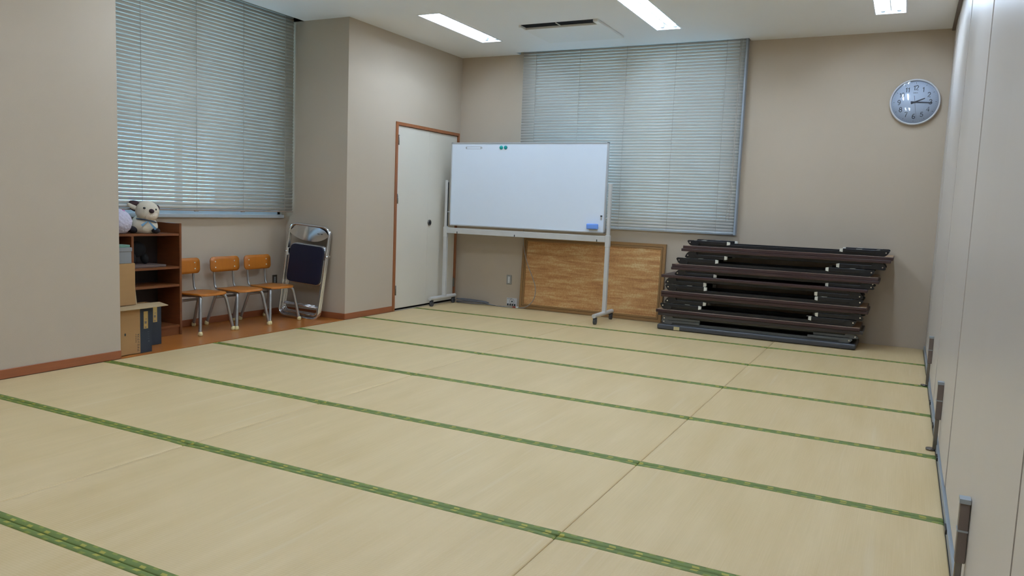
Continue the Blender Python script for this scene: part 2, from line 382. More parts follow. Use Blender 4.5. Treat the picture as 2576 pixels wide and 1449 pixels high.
# floor below the mats, and the wooden alcove floor
struct('floor', B().box((XL+0.002, YE, -0.12), (XR+0.1, YB, -0.055)), M_SUB, 'bare subfloor hidden under the tatami mats', 'floor')
struct('floor_alcove', B().box((XA-0.02, YN, -0.12), (XL-0.0, YC, 0.0)), M_WOODFLOOR, 'glossy reddish brown wooden floor strip in the window alcove', 'floor')

# walls
WBX0, WBX1, WBZ0, WBZ1 = -1.04, 1.30, 0.955, 2.86      # back window opening
b = B(); t = 0.16
b.box((XL-0.9, YB, -0.12), (WBX0, YB+t, 3.02)); b.box((WBX1, YB, -0.12), (XR+0.12, YB+t, 3.02))
b.box((WBX0, YB, -0.12), (WBX1, YB+t, WBZ0)); b.box((WBX0, YB, WBZ1), (WBX1, YB+t, 3.02))
struct('wall_back', b, M_WALL, 'beige papered back wall with window, clock and stacked tables before it', 'wall')
WAY0, WAY1, WAZ0, WAZ1 = -3.40, -1.20, 0.955, 2.86
b = B()
b.box((XA-t, YN-0.3, -0.12), (XA, WAY0, 3.02)); b.box((XA-t, WAY1, -0.12), (XA, YC+0.05, 3.02))
b.box((XA-t, WAY0, -0.12), (XA, WAY1, WAZ0)); b.box((XA-t, WAY0, WAZ1), (XA, WAY1, 3.02))
struct('wall_alcove', b, M_WALL, 'beige alcove wall under the large left window', 'wall')
struct('wall_left', B().box((XA-t, YE, -0.12), (XL, YN, 3.02)), M_WALL, 'plain beige wall at the left edge nearest the camera', 'wall')
# closet block with a recess for the folding door
DY0, DY1, DZ1 = -0.396, 0.826, 1.925
b = B(); cw = 0.035
b.box((XA-t, YC, -0.12), (XL-0.05, YB+0.02, 3.02))
b.box((XL-0.05, YC, -0.12), (XL, DY0, 3.02)); b.box((XL-0.05, DY1, -0.12), (XL, YB+0.02, 3.02)); b.box((XL-0.05, DY0, DZ1), (XL, DY1, 3.02))
b.box((XL-0.05, DY0, -0.12), (XL, DY1, 0.0))
struct('wall_closet', b, M_WALL, 'beige projecting closet block between alcove and back wall', 'wall')
struct('wall_rear', B().box((XA-t, YE-0.15, -0.12), (XR+0.15, YE, 3.02)), M_WALL, 'beige wall behind the camera', 'wall')

# baseboards
bb = 0.057
struct('baseboard_left', B().box((XL, YE, 0), (XL+0.008, YN-0.0, bb), 0.002), M_BASE, 'reddish wooden baseboard along the near left wall', 'baseboard')
struct('baseboard_column', B().box((XA, YC-0.008, 0), (XL+0.008, YC, bb), 0.002), M_BASE, 'reddish wooden baseboard on the alcove side of the closet block', 'baseboard')
struct('baseboard_closet', B().box((XL, YC, 0), (XL+0.008, DY0, bb), 0.002), M_BASE, 'reddish wooden baseboard between the wall corner and closet door', 'baseboard')
struct('baseboard_alcove', B().box((XA, YN, 0), (XA+0.008, YC-0.008, bb), 0.002), M_BASE, 'reddish wooden baseboard behind the small chairs', 'baseboard')

# windows
def window(name, label, back):
    root = thing(name, label, 'window'); root['kind'] = 'structure'
    if back: mp = lambda u, d, z: (u, YB+d, z); u0, u1 = WBX0, WBX1; z0, z1 = WBZ0, WBZ1
    else: mp = lambda u, d, z: (XA-d, u, z); u0, u1 = WAY0, WAY1; z0, z1 = WAZ0, WAZ1
    f = 0.035
    def bx(b, ua, ub, da, db, za, zb): b.box(mp(ua, da, za), mp(ub, db, zb), 0.002)
    b = B(); bx(b, u0, u0+f, 0.02, 0.13, z0, z1); bx(b, u1-f, u1, 0.02, 0.13, z0, z1); bx(b, u0, u1, 0.02, 0.13, z0, z0+f); bx(b, u0, u1, 0.02, 0.13, z1-f, z1)
    obj('window_frame', b, M_WINF, root)
    n = 2; wd = (u1-u0-2*f)/n
    for i in range(n):
        a = u0+f+i*wd; c = a+wd; d = 0.07+0.03*(i % 2)
        b = B(); bx(b, a, a+0.045, d, d+0.025, z0+f, z1-f); bx(b, c-0.045, c, d, d+0.025, z0+f, z1-f); bx(b, a, c, d, d+0.025, z0+f, z0+f+0.05); bx(b, a, c, d, d+0.025, z1-f-0.04, z1-f)
        s = obj('sash', b, M_WINF, root)
        b = B(); bx(b, a+0.045, c-0.045, d+0.01, d+0.014, z0+f+0.05, z1-f-0.04); obj('pane', b, M_GLASS, s)
    b = B()
    if back: bx(b, WBX1+0.012, WBX1+0.030, -0.072, 0.0, 0.925, 2.895)
    obj('window_casing', b, M_CASING, root) if back else b.bm.free()
    b = B(); bx(b, u0-0.02, u1+0.005, -0.012 if back else -0.03, 0.05, z0-0.03, z0+0.002); obj('window_sill', b, M_WINF, root)
    return root
window('window_1', 'aluminium window behind the left blind over the alcove', False)
window('window_2', 'aluminium window behind the blind on the back wall', True)

# ------------------------------------------------------------------ closet door
door = thing('door_1', 'cream double leaf closet door in a reddish wood frame', 'door', (XL, (DY0+DY1)/2, 0)); door['kind'] = 'structure'
def L(o, x, y, z): return (x-o.location.x, y-o.location.y, z-o.location.z)
b = B(); D = door
for y0, y1, z0, z1 in ((DY0, DY0+cw, 0, DZ1), (DY1-cw*0.6, DY1, 0, DZ1), (DY0+cw, DY1-cw*0.6, DZ1-0.032, DZ1)):
    b.box(L(D, XL-0.048, y0, z0), L(D, XL+0.012, y1, z1), 0.002)
obj('door_frame', b, M_CASE, door)
split = 0.232
for y0, y1, dx in ((DY0+cw+0.003, split-0.002, 0.0), (split+0.002, DY1-cw*0.6-0.003, -0.004)):
    lf = obj('door_leaf', B().box(L(D, XL-0.034+dx, y0, 0.022), L(D, XL-0.004+dx, y1, DZ1-0.035), 0.003), M_DOOR, door)
    if dx:
        obj('recessed_pull', B().cyl(L(D, XL-0.01, 0.268, 0.911), L(D, XL+0.001, 0.268, 0.911), 0.032, 24), M_KNOB, lf)
        obj('pull_dish', B().cyl(L(D, XL-0.009, 0.268, 0.911), L(D, XL+0.0018, 0.268, 0.911), 0.019, 24), M_BLACK, lf)
for z in (1.745, 1.154, 0.215):
    obj('hinge', B().box(L(D, XL-0.005, -0.366, z-0.05), L(D, XL+0.016, -0.352, z+0.05), 0.002).cyl(L(D, XL+0.014, -0.356, z-0.05), L(D, XL+0.014, -0.356, z+0.05), 0.006, 8), M_KNOB, door)
obj('hinge', B().box(L(D, XL-0.003, 0.79, 0.17), L(D, XL+0.018, 0.802, 0.27), 0.002), M_KNOB, door)
obj('threshold_gap', B().box(L(D, XL-0.046, DY0+cw, 0.0), L(D, XL-0.036, DY1-cw*0.6, 0.03)), M_GAP, door)

# ------------------------------------------------------------------ right side: movable partition wall
wr = thing('wall_right', 'beige sliding partition wall of tall narrow panels at right', 'wall', (XR, YB, 0)); wr['kind'] = 'structure'
R_ = wr
joints = [YB, 0.22, -0.58, -1.60, -2.31, -3.28, -4.26, -5.15, -6.10, -7.05, YE]
for i in range(len(joints)-1):
    y1, y0 = joints[i]-0.0025, joints[i+1]+0.0025
    dx = [0.0, 0.002, 0.0, 0.002, -0.001, 0.001, 0.0, 0.001, 0.0, 0.001][i]; sk = [0.002, -0.003, 0.003, -0.002, 0.003, -0.001, 0.001, 0.0, 0.001, 0.0][i]
    pts = []
    n = 8
    for k in range(n+1):     # very slightly bowed vinyl face
        u = k/n; pts.append(L(R_, XR+dx+sk*(u-0.5)-0.002*(1-(2*u-1)**2), y0+(y1-y0)*u, 0.048))
    pts += [L(R_, XR+0.05, y1, 0.048), L(R_, XR+0.05, y0, 0.048)]
    o = obj('panel', B().prism(pts, (0, 0, H-0.022-0.048)), M_PART, wr)
obj('partition_backing', B().box(L(R_, XR+0.05, YE, -0.12), L(R_, XR+0.11, YB+0.1, 3.0)), M_GAP, wr)
obj('bottom_rail', B().box(L(R_, XR-0.010, YE, -0.01), L(R_, XR+0.045, YB, 0.034), 0.003), M_STEEL, wr)
obj('top_track', B().box(L(R_, XR-0.026, YE, H-0.018), L(R_, XR+0.05, YB, H-0.001), 0.002), M_BRONZE, wr)
for y in (-0.87, -2.55, -4.34, -5.9):
    bc = obj('bolt_channel', B().box(L(R_, XR-0.028, y-0.017, 0.16), L(R_, XR-0.002, y+0.017, 0.345), 0.002), M_BRONZE, wr)
    obj('channel_clip', B().box(L(R_, XR-0.030, y-0.019, 0.335), L(R_, XR-0.002, y+0.019, 0.348)), M_STEEL, bc)
    obj('channel_clip', B().box(L(R_, XR-0.030, y-0.019, 0.252), L(R_, XR-0.002, y+0.019, 0.257)), M_STEEL, bc)
    obj('bolt_rod', B().box(L(R_, XR-0.026, y-0.009, 0.006), L(R_, XR-0.008, y+0.009, 0.16), 0.002), M_KNOB, wr)
    obj('bolt_foot', B().cyl(L(R_, XR-0.034, y, 0.0), L(R_, XR-0.034, y, 0.010), 0.021, 16), M_KNOB, wr)
for y in (-0.62, -1.5, -2.1, -2.75, -3.7, -4.6):
    obj('rail_latch', B().box(L(R_, XR-0.016, y-0.035, 0.012), L(R_, XR-0.008, y+0.035, 0.030), 0.002), M_BLACK, wr)

# ------------------------------------------------------------------ tatami mats
def mat_mesh(w, d, near, far):
    """mat surface: grid with rolled, slightly pinched short ends"""
    b = B(); nx, ny = 16, 6; hw = 0.029
    y0 = (hw if near else 0.0); y1 = d-(hw if far else 0.0)
    us = [0, 0.002, 0.006, 0.03, 0.10]+[0.10+(w-0.20)*k/8 for k in range(1, 8)]+[w-0.10, w-0.03, w-0.006, w-0.002, w]
    def zz(u):
        e = min(u, w-u); return -0.004*(1-min(1, e/0.006))**2-0.0010*(1-min(1, e/0.1))
    def pin(u):
        e = min(u, w-u); return 0.005*(1-min(1, e/0.10))**2
    grid = []
    for u in us:
        row = []
        for k in range(ny+1):
            y = y0+(y1-y0)*k/ny; t = 2*k/ny-1
            row.append(b.v((u, y-t*pin(u), zz(u))))
        grid.append(row)
    for i in range(len(us)-1):
        for k in range(ny): b.face([grid[i][k], grid[i+1][k], grid[i+1][k+1], grid[i][k+1]], True)
    # sides
    for i in (0, -1):
        row = grid[i]; lowr = [b.v((us[i], y0+(y1-y0)*k/ny, -0.055)) for k in range(ny+1)]
        for k in range(ny): b.face([row[k], row[k+1], lowr[k+1], lowr[k]])
    return b, us, zz, pin
def heri_mesh(w, d, side, us, zz, pin):
    b = B(); hw = 0.029
    ya, yb = (0.0, hw) if side == 0 else (d, d-hw)
    sg = 1 if side == 0 else -1
    rows = []
    for u in us:
        p = pin(u)
        rows.append([b.v((u, ya+sg*(0.0006), -0.05)), b.v((u, ya+sg*(0.0006+p), zz(u)-0.0022)), b.v((u, ya+sg*(0.004+p), zz(u)+0.0012)),
                     b.v((u, ya+sg*(hw*0.5+p), zz(u)+0.0020)), b.v((u, yb+sg*p, zz(u)+0.0014)), b.v((u, yb+sg*(p+0.0006), zz(u)-0.0005))])
    for i in range(len(us)-1):
        for k in range(5): b.face([rows[i][k], rows[i][k+1], rows[i+1][k+1], rows[i+1][k]], True)
    return b
cols = [('left', XL+0.008, 0.0, 'left wall column'), ('middle', 0.0, 1.82, 'middle column'), ('right', 1.82, XR-0.012, 'partition side column')]
ordn = ['first', 'second', 'third', 'fourth', 'fifth', 'sixth', 'seventh', 'eighth', 'ninth', 'tenth']
rowy = [(0.0, YB)]+[(-PITCH_Y*(k+1), -PITCH_Y*k) for k in range(9)]
for ri, (y0, y1) in enumerate(rowy):
    for ci, (cn, x0, x1, cl) in enumerate(cols):
        d = y1-y0; wdt = x1-x0-0.0008
        far = ri > 0; near = True
        if ri == 0: place = 'nearest the back wall'
        else: place = '%s row from the back wall' % ordn[ri]
        extra = {0: 'in the %s', 1: 'in the %s', 2: 'in the %s'}[ci] % cl
        t_ = thing('tatami_mat', 'green bordered tatami mat, %s, %s' % (place, extra), 'tatami mat', (x0+0.0004, y0, 0), group='tatami mats covering the floor')
        mb, us, zz, pin = mat_mesh(wdt, d, near, far)
        obj('rush_surface', mb, M_TATAMI, t_)
        if near: obj('cloth_border', heri_mesh(wdt, d, 0, us, zz, pin), M_HERI, t_)
        if far: obj('cloth_border', heri_mesh(wdt, d, 1, us, zz, pin), M_HERI, t_)

# ------------------------------------------------------------------ venetian blinds
def slat_mesh(length, along, W_=0.030, tilt_=68):
    """one slat, centre at origin; along 'x' (room on -y) or 'y' (room on +x)"""
    b = B(); tilt, bow = radians(tilt_), 0.0045
    n = 5; th = 0.0006; top = []; bot = []
    for k in range(n+1):
        s = (k/n-0.5)*W_; h = bow*(1-(2*k/n-1)**2)-bow*0.5
        # local: s runs from outer-lower to inner-upper edge; h bulges towards the room
        c_, s_ = cos(tilt), sin(tilt)
        inn = s*c_+h*s_; up_ = s*s_-h*c_
        inn2 = s*c_+(h-th)*s_; up2 = s*s_-(h-th)*c_
        top.append((inn, up_)); bot.append((inn2, up2))
    def P(l, q): return (l, -q[0], q[1]) if along == 'x' else (q[0], l, q[1])
    hl = length/2
    A = [[b.v(P(l, q)) for q in top+bot[::-1]] for l in (-hl, hl)]
    N = len(A[0])
    for k in range(N): b.face([A[0][k], A[0][(k+1) % N], A[1][(k+1) % N], A[1][k]], k < n)
    b.face(A[0][::-1]); b.face(A[1])
    return b.mesh('slat')
def blind(label, along, c0, c1, depth, ztop, zbot, cords, rail_m):
    Lc = (c0+c1)/2; ln = c1-c0
    root = thing('venetian_blind', label, 'blind', (Lc, depth, zbot) if along == 'x' else (depth, Lc, zbot))
    def P(l, inn, z): return (l-Lc, -inn, z-zbot) if along == 'x' else (inn, l-Lc, z-zbot)
    obj('head_rail', B().box(P(c0, -0.016, ztop), P(c1, 0.016, ztop+0.03), 0.002), M_STEEL, root)
    me = slat_mesh(ln, along, *((0.0312, 72) if along == 'x' else (0.0304, 70.5))); me.materials.append(M_SLAT)
    z = zbot+0.028; i = 0
    while z < ztop-0.008:
        o = obj('slat', me, None, root, P(Lc, 0, z)); o.rotation_euler = (random.uniform(-0.006, 0.006), 0, 0) if along == 'x' else (0, random.uniform(-0.006, 0.006), 0)
        z += 0.0299; i += 1
    br = obj('bottom_rail', B().box(P(c0, -0.010, zbot), P(c1, 0.012, zbot+0.011), 0.003), rail_m, root)
    for cpos in cords:
        obj('ladder_cord', B().box(P(cpos-0.0012, 0.0105, zbot+0.008), P(cpos+0.0012, 0.0125, ztop)), M_CORD, root)
        obj('rail_clip', B().box(P(cpos-0.018, -0.008, zbot-0.005), P(cpos+0.018, 0.014, zbot), 0.002), rail_m, br)
    return root, P
blind('pale grey slatted blind over the alcove window at left', 'y', -3.42, -1.155, -2.487, 2.835, 0.983, (-2.80, -2.285, -1.78, -1.27), M_RAILB)
bl2, P2 = blind('pale grey slatted blind hanging on the back wall behind the whiteboard', 'x', -1.035, 1.312, 0.80, 2.835, 0.94, (-0.876, -0.370, 0.14, 0.648, 1.138), M_RAILW)
for pts in ([(1.262, 0.02, 2.83), (1.262, 0.021, 1.60), (1.250, 0.022, 1.25), (1.232, 0.022, 1.10), (1.236, 0.022, 1.06)],
            [(1.274, 0.02, 2.83), (1.272, 0.021, 1.60), (1.268, 0.022, 1.30), (1.264, 0.022, 1.12), (1.262, 0.022, 1.07)]):
    obj('pull_cord', B().tube([P2(*p) for p in pts], 0.0016, 6), M_CORDL, bl2)

# ------------------------------------------------------------------ ceiling lamps
def make_fixture(w_, l_):
    root = thing('ceiling_light', 'x', 'ceiling light')
    t = 0.006; d = 0.085
    b = B()
    for sx in (-1, 1):       # trim lip and sloped reflector side
        b.box((sx*w_/2, -l_/2, -0.003), (sx*(w_/2-0.010), l_/2, 0.003))
        b.prism([(sx*w_/2, -l_/2, 0.0), (sx*(w_/2-0.004), -l_/2, 0.0), (sx*(w_/2-0.030), -l_/2, d), (sx*w_/2, -l_/2, d)], (0, l_, 0))
    for sy in (-1, 1):
        b.box((-w_/2, sy*l_/2, -0.003), (w_/2, sy*(l_/2-0.012), 0.003)); b.box((-w_/2, sy*l_/2, 0.0), (w_/2, sy*(l_/2-0.004), d))
    b.box((-w_/2, -l_/2, d), (w_/2, l_/2, d+t))
    obj('housing', b, M_FIXT, root)
    obj('ridge_reflector', B().prism([(-0.030, -l_/2+0.02, d), (0.030, -l_/2+0.02, d), (0.004, -l_/2+0.02, 0.018), (-0.004, -l_/2+0.02, 0.018)], (0, l_-0.04, 0)), M_FIXT, root)
    for sx in (-1, 1):
        obj('tube', B().cyl((sx*0.058, -l_/2+0.045, 0.036), (sx*0.058, l_/2-0.045, 0.036), 0.0155, 10), M_LAMP, root)
        for sy in (-1, 1):
            obj('socket', B().box((sx*0.058-0.014, sy*(l_/2-0.045), 0.012), (sx*0.058+0.014, sy*(l_/2-0.015), 0.062), 0.003), M_SOCK, root)
    return root
fx = make_fixture(0.238, 1.18)
lab = {(0, 0): 'lit twin tube ceiling lamp above the closet door side', (1, 0): 'lit twin tube ceiling lamp right of the ceiling air outlet', (2, 0): 'lit twin tube ceiling lamp nearest the sliding partition'}
side = ['left', 'centre', 'right']; dep = ['', 'middle row of lamps overhead', 'rear row of lamps above the camera']
first = True
for i, (a, c) in enumerate(FIX_X):
    for j, (e, f) in enumerate(FIX_Y):
        o = fx if first else copy_tree(fx); first = False
        o.location = ((a+c)/2, (e+f)/2, H)
        o['label'] = lab.get((i, j)) or 'lit twin tube ceiling lamp, %s, %s' % (side[i], dep[j])
        o['group'] = 'twin tube lamps set in the ceiling'

# air conditioner / ventilation panel
ac = thing('ceiling_air_outlet', 'flat square ceiling air outlet with one dark slot', 'air conditioner', (-0.11, -0.03, H))
b = B()
b.box((-0.395, -0.243, -0.022), (0.375, 0.345, -0.001), 0.003)
obj('cover_panel', b, M_AC, ac)
b = B()
b.box((-0.365, -0.330, 0.001), (0.315, -0.322, 0.07)); b.box((-0.365, -0.263, 0.001), (0.315, -0.255, 0.07)); b.box((-0.365, -0.33, 0.065), (0.315, -0.255, 0.07))
b.box((-0.365, -0.33, 0.001), (-0.358, -0.255, 0.07)); b.box((0.308, -0.33, 0.001), (0.315, -0.255, 0.07))
obj('slot_interior', b, M_GAP, ac)
obj('slot_shade_sheet', B().box((-0.372, -0.352, -0.0030), (0.330, -0.245, -0.0005)), M_GAP, ac)  # dark sheet across the slot mouth, painting the shade of the open slot
obj('slot_divider', B().box((-0.029, -0.352, -0.008), (-0.022, -0.244, -0.002)), M_AC, ac)
obj('slot_frame', B().box((-0.395, -0.352, -0.022), (-0.373, -0.243, -0.001), 0.002).box((0.330, -0.352, -0.022), (0.375, -0.243, -0.001), 0.002), M_AC, ac)

# ------------------------------------------------------------------ wall clock
ck = thing('wall_clock', 'round white wall clock high on the back wall at right', 'clock', (2.772, YB, 2.158))
# local: -y is towards the room
R0 = 0.198
obj('case', B().lathe([(0.0, -0.001), (R0-0.02, -0.001), (R0-0.004, -0.012), (R0, -0.026), (R0-0.002, -0.038), (R0-0.008, -0.044), (R0-0.014, -0.042), (R0-0.016, -0.032), (R0-0.016, -0.022)], 72), M_CLOCKW, ck)
obj('dial', B().lathe([(0.0, -0.0225), (R0-0.015, -0.0225), (R0-0.015, -0.020)], 64), M_CLOCKF, ck)
def dialtext(name, s, size, x, z, m_, bold=0.0):
    o = obj(name, text_mesh(s, size, 0.0003, bold=bold), m_, ck, (x, -0.0232, z)); o.rotation_euler = (pi/2, 0, 0); return o
def arc(cx, cy, rx, ry, a0, a1, n=14): return [(cx+rx*cos(radians(a0+(a1-a0)*i/n)), cy+ry*sin(radians(a0+(a1-a0)*i/n))) for i in range(n+1)]
DIG = {'0': [arc(.30, .5, .24, .46, 90, 450, 24)], '1': [[(.10, .74), (.22, .78), (.32, .96), (.32, .0)]],
       '2': [arc(.30, .70, .23, .26, 170, -35)+[(.07, .05), (.56, .05)]],
       '3': [arc(.28, .73, .22, .23, 165, -90, 12)+arc(.28, .27, .25, .25, 90, -165, 14)],
       '4': [[(.44, .0), (.44, .95), (.04, .30), (.60, .30)]], '5': [[(.53, .93), (.16, .93), (.10, .50)]+arc(.29, .32, .25, .28, 130, -160)],
       '6': [arc(.31, .30, .23, .27, 100, 460, 22), arc(.40, .45, .33, .50, 75, 185, 10)],
       '8': [arc(.30, .73, .20, .22, 90, 450, 20), arc(.30, .27, .24, .26, 90, 450, 20)],
       '9': [arc(.29, .68, .23, .27, -80, 280, 22), arc(.20, .53, .33, .50, -105, 5, 10)], '7': [[(.05, .93), (.56, .93), (.36, .50), (.22, .0)]]}
def stroke(b, pts, w, ox, oz, sc, y):
    P = [Vector((p[0]*sc+ox, 0, p[1]*sc+oz)) for p in pts]; prev = None
    for i, p in enumerate(P):
        d = (P[min(i+1, len(P)-1)]-P[max(i-1, 0)]).normalized(); q = Vector((-d.z, 0, d.x))*w
        a_, c_ = b.v(p+q+Vector((0, y, 0))), b.v(p-q+Vector((0, y, 0)))
        if prev: b.face([prev[0], a_, c_, prev[1]])
        prev = (a_, c_)
for n in range(1, 13):
    a = 2*pi*n/12; st_ = str(n); sc_ = 0.042; wd = 0.62*sc_*len(st_)-(0.008 if n > 9 else 0); b = B()
    for i, ch in enumerate(st_):
        for pl_ in DIG[ch]: stroke(b, pl_, 0.0027, 0.122*sin(a)-wd/2+i*(0.62*sc_-0.008 if n > 9 else 0), 0.122*cos(a)-sc_/2, sc_, -0.0230)
    obj('numeral', b, M_CLOCKN, ck)
for n in []:
    dialtext('numeral', str(n), 0.058, 0.127*sin(a), 0.127*cos(a), M_CLOCKN, 0.0006)
dialtext('brand_lettering', 'SEIKO', 0.014, 0, 0.078, M_CLOCKN)
b = B()
for k in range(60):
    a = 2*pi*k/60; big = k % 5 == 0; r0, r1 = (0.158, 0.168) if big else (0.163, 0.167); hw = 0.0014 if big else 0.0005
    d = Vector((sin(a), 0, cos(a))); q = Vector((cos(a), 0, -sin(a)))
    y = Vector((0, -0.0232, 0)); b.poly([d*r0-q*hw+y, d*r0+q*hw+y, d*r1+q*hw+y, d*r1-q*hw+y])
tm = obj('minute_marks', b, M_CLOCKN, ck); tm['kind'] = 'stuff'
def hand(name, ang, l0, l1, w0, w1, y):
    d = Vector((sin(ang), 0, cos(ang))); q = Vector((cos(ang), 0, -sin(ang))); yy = Vector((0, y, 0))
    obj(name, B().prism([d*-l0-q*w0+yy, d*-l0+q*w0+yy, d*l1+q*w1+yy, d*l1-q*w1+yy], (0, -0.0012, 0)), M_HAND, ck)
hand('hour_hand', 2*pi*(2.27/12), 0.032, 0.082, 0.0065, 0.0040, -0.0255)
hand('minute_hand', 2*pi*(15.6/60), 0.032, 0.135, 0.0055, 0.0036, -0.0275)
hand('second_hand', 2*pi*(28.6/60), 0.055, 0.150, 0.0014, 0.0004, -0.0295)
obj('hand_hub', B().cyl((0, -0.024, 0), (0, -0.032, 0), 0.006, 12), M_HAND, ck)
prof = [(R0-0.014, -0.036)]+[(0.183*sin(t), -0.036-0.0045*(cos(t)-cos(pi/2))) for t in [pi/2*(1-k/10) for k in range(1, 11)]]
obj('cover_glass', B().lathe(prof, 64), M_CLEAR, ck)

# ------------------------------------------------------------------ whiteboard on castors
wb = thing('whiteboard', 'large rolling whiteboard on a grey steel stand', 'whiteboard', (-0.80, 0.47, 0))
W = lambda x, y, z: L(wb, x, y, z)
bx0, bx1, bz0, bz1 = -1.712, 0.113, 0.888, 1.792
board = obj('board', B().box(W(bx0+0.012, 0.472, bz0+0.012), W(bx1-0.012, 0.490, bz1-0.012)), M_BOARD, wb)
b = B()
b.box(W(bx0, 0.466, bz0), W(bx0+0.013, 0.496, bz1), 0.002); b.box(W(bx1-0.016, 0.466, bz0), W(bx1, 0.496, bz1), 0.002)
b.box(W(bx0, 0.466, bz0), W(bx1, 0.496, bz0+0.013), 0.002); b.box(W(bx0, 0.466, bz1-0.014), W(bx1, 0.496, bz1), 0.002)
obj('board_frame', b, M_ALU, wb)
for x in (-1.757, 0.150):
    obj('post', B().box(W(x-0.020, 0.455, 0.085), W(x+0.020, 0.495, 0.765), 0.003), M_WBPAINT, wb)
    sx = 1 if x < 0 else -1
    up_ = obj('upright', B().box(W(x-0.0155, 0.458, 0.765), W(x+0.0155, 0.492, 1.382), 0.003), M_WBPAINT, wb)
    obj('joint_collar', B().box(W(x-0.023, 0.452, 0.752), W(x+0.023, 0.498, 0.87), 0.004), M_WBPAINT, wb)
    obj('slot_strip', B().box(W(x+sx*0.0150, 0.467, 0.88), W(x+sx*0.0170, 0.483, 1.36)), M_GAP, up_)
    obj('pivot_pin', B().cyl(W(x, 0.480, 1.035), W(x+sx*0.045, 0.480, 1.035), 0.006, 10), M_WHITEP, wb)
    obj('foot_bar', B().tube([W(x, 0.185, 0.085), W(x, 0.19, 0.085), W(x, 0.70, 0.085), W(x, 0.705, 0.085)], 0.021, 14), M_WBPAINT, wb)
    for y in (0.215, 0.665):
        cs = obj('caster', B().cyl(W(x+0.004-0.012, y, 0.029), W(x+0.004+0.012, y, 0.029), 0.029, 20), M_DGREY, wb)
        obj('caster_fork', B().box(W(x-0.013, y-0.012, 0.028), W(x-0.010, y+0.012, 0.068)).box(W(x+0.018, y-0.012, 0.028), W(x+0.021, y+0.012, 0.068)).box(W(x-0.013, y-0.014, 0.060), W(x+0.021, y+0.014, 0.068)), M_DGREY, cs)
obj('crossbar', B().box(W(-1.737, 0.460, 0.800), W(0.130, 0.490, 0.862), 0.003), M_WBPAINT, wb)
for x in (-1.603, -0.893, 0.037):
    obj('crossbar_slot', B().box(W(x-0.005, 0.4585, 0.802), W(x+0.005, 0.461, 0.824)), M_INK, wb)
b = B()   # printed outline label on the board
for (x0, z0, x1, z1) in ((-1.52, 1.744, -1.34, 1.7465), (-1.52, 1.722, -1.34, 1.7245), (-1.525, 1.722, -1.518, 1.7465), (-1.345, 1.722, -1.338, 1.7465), (-1.332, 1.724, -1.328, 1.7445), (-1.533, 1.724, -1.530, 1.7445)):
    b.box(W(x0, 0.4708, z0), W(x1, 0.4722, z1))
obj('clear_label_holder', b, M_PLATE, board)
obj('small_clip', B().box(W(0.060, 0.468, 1.052), W(0.080, 0.4722, 1.066)), M_INK, board)
obj('clear_tape', B().box(W(0.061, 0.470, 1.018), W(0.079, 0.4722, 1.051)), M_ALU, board)
for k, x in enumerate((-1.095, -1.043)):
    mg = obj('magnet', B().lathe([(0.0, -0.012), (0.012, -0.012), (0.018, -0.009), (0.0205, -0.003), (0.0205, 0.0)], 24), M_TEAL if k == 0 else mat('teal_plastic_dark', (0.0, 0.24, 0.24, 1), 0.3), None, (x, 0.472, 1.738))
    tag(mg, ['teal round magnet on the whiteboard, left one of two', 'teal round magnet on the whiteboard, right one of two'][k], 'magnet', 'magnets on the whiteboard')
er = thing('board_eraser', 'blue whiteboard eraser stuck low at the board right corner', 'eraser', (-0.010, 0.472, 0.92))
obj('eraser_grip', B().box((-0.062, -0.045, 0.004), (0.060, -0.012, 0.060), 0.012, 3), M_BLUE, er)
obj('felt_pad', B().box((-0.045, -0.013, -0.006), (0.050, 0.0, 0.050), 0.003), M_BEIGEP, er)

# ------------------------------------------------------------------ framed cork panel leaning on the wall
cp = thing('notice_board', 'brown framed cork board leaning on the wall behind the whiteboard', 'notice board', (-0.157, 0.79, 0.003), (radians(-3.6), 0, 0))
w2, h2 = 0.808, 0.797
def rot_y(): pass
cork = obj('cork_panel', B().box((-w2+0.05, -0.006, 0.05), (w2-0.05, 0.008, h2-0.05)), M_CORK, cp)
def frame_side(pts):
    return B().prism(pts, (0, 0.026, 0))
y_ = -0.014; fo = 0.052
for pts in ([(-w2, y_, 0), (w2, y_, 0), (w2-fo, y_, fo), (-w2+fo, y_, fo)], [(-w2, y_, h2), (-w2+fo, y_, h2-fo), (w2-fo, y_, h2-fo), (w2, y_, h2)],
            [(-w2, y_, 0), (-w2+fo, y_, fo), (-w2+fo, y_, h2-fo), (-w2, y_, h2)], [(w2, y_, 0), (w2, y_, h2), (w2-fo, y_, h2-fo), (w2-fo, y_, fo)]):
    obj('frame_rail', frame_side(pts), M_CORKFR, cp)
b = B(); q = w2-fo+0.022; q0 = fo-0.022
for lo, hi in (((-q, y_-0.0006, q0), (q, y_, q0+0.003)), ((-q, y_-0.0006, h2-q0-0.003), (q, y_, h2-q0)), ((-q, y_-0.0006, q0), (-q+0.003, y_, h2-q0)), ((q-0.003, y_-0.0006, q0), (q, y_, h2-q0))): b.box(lo, hi)
obj('frame_groove', b, M_GAP, cp)

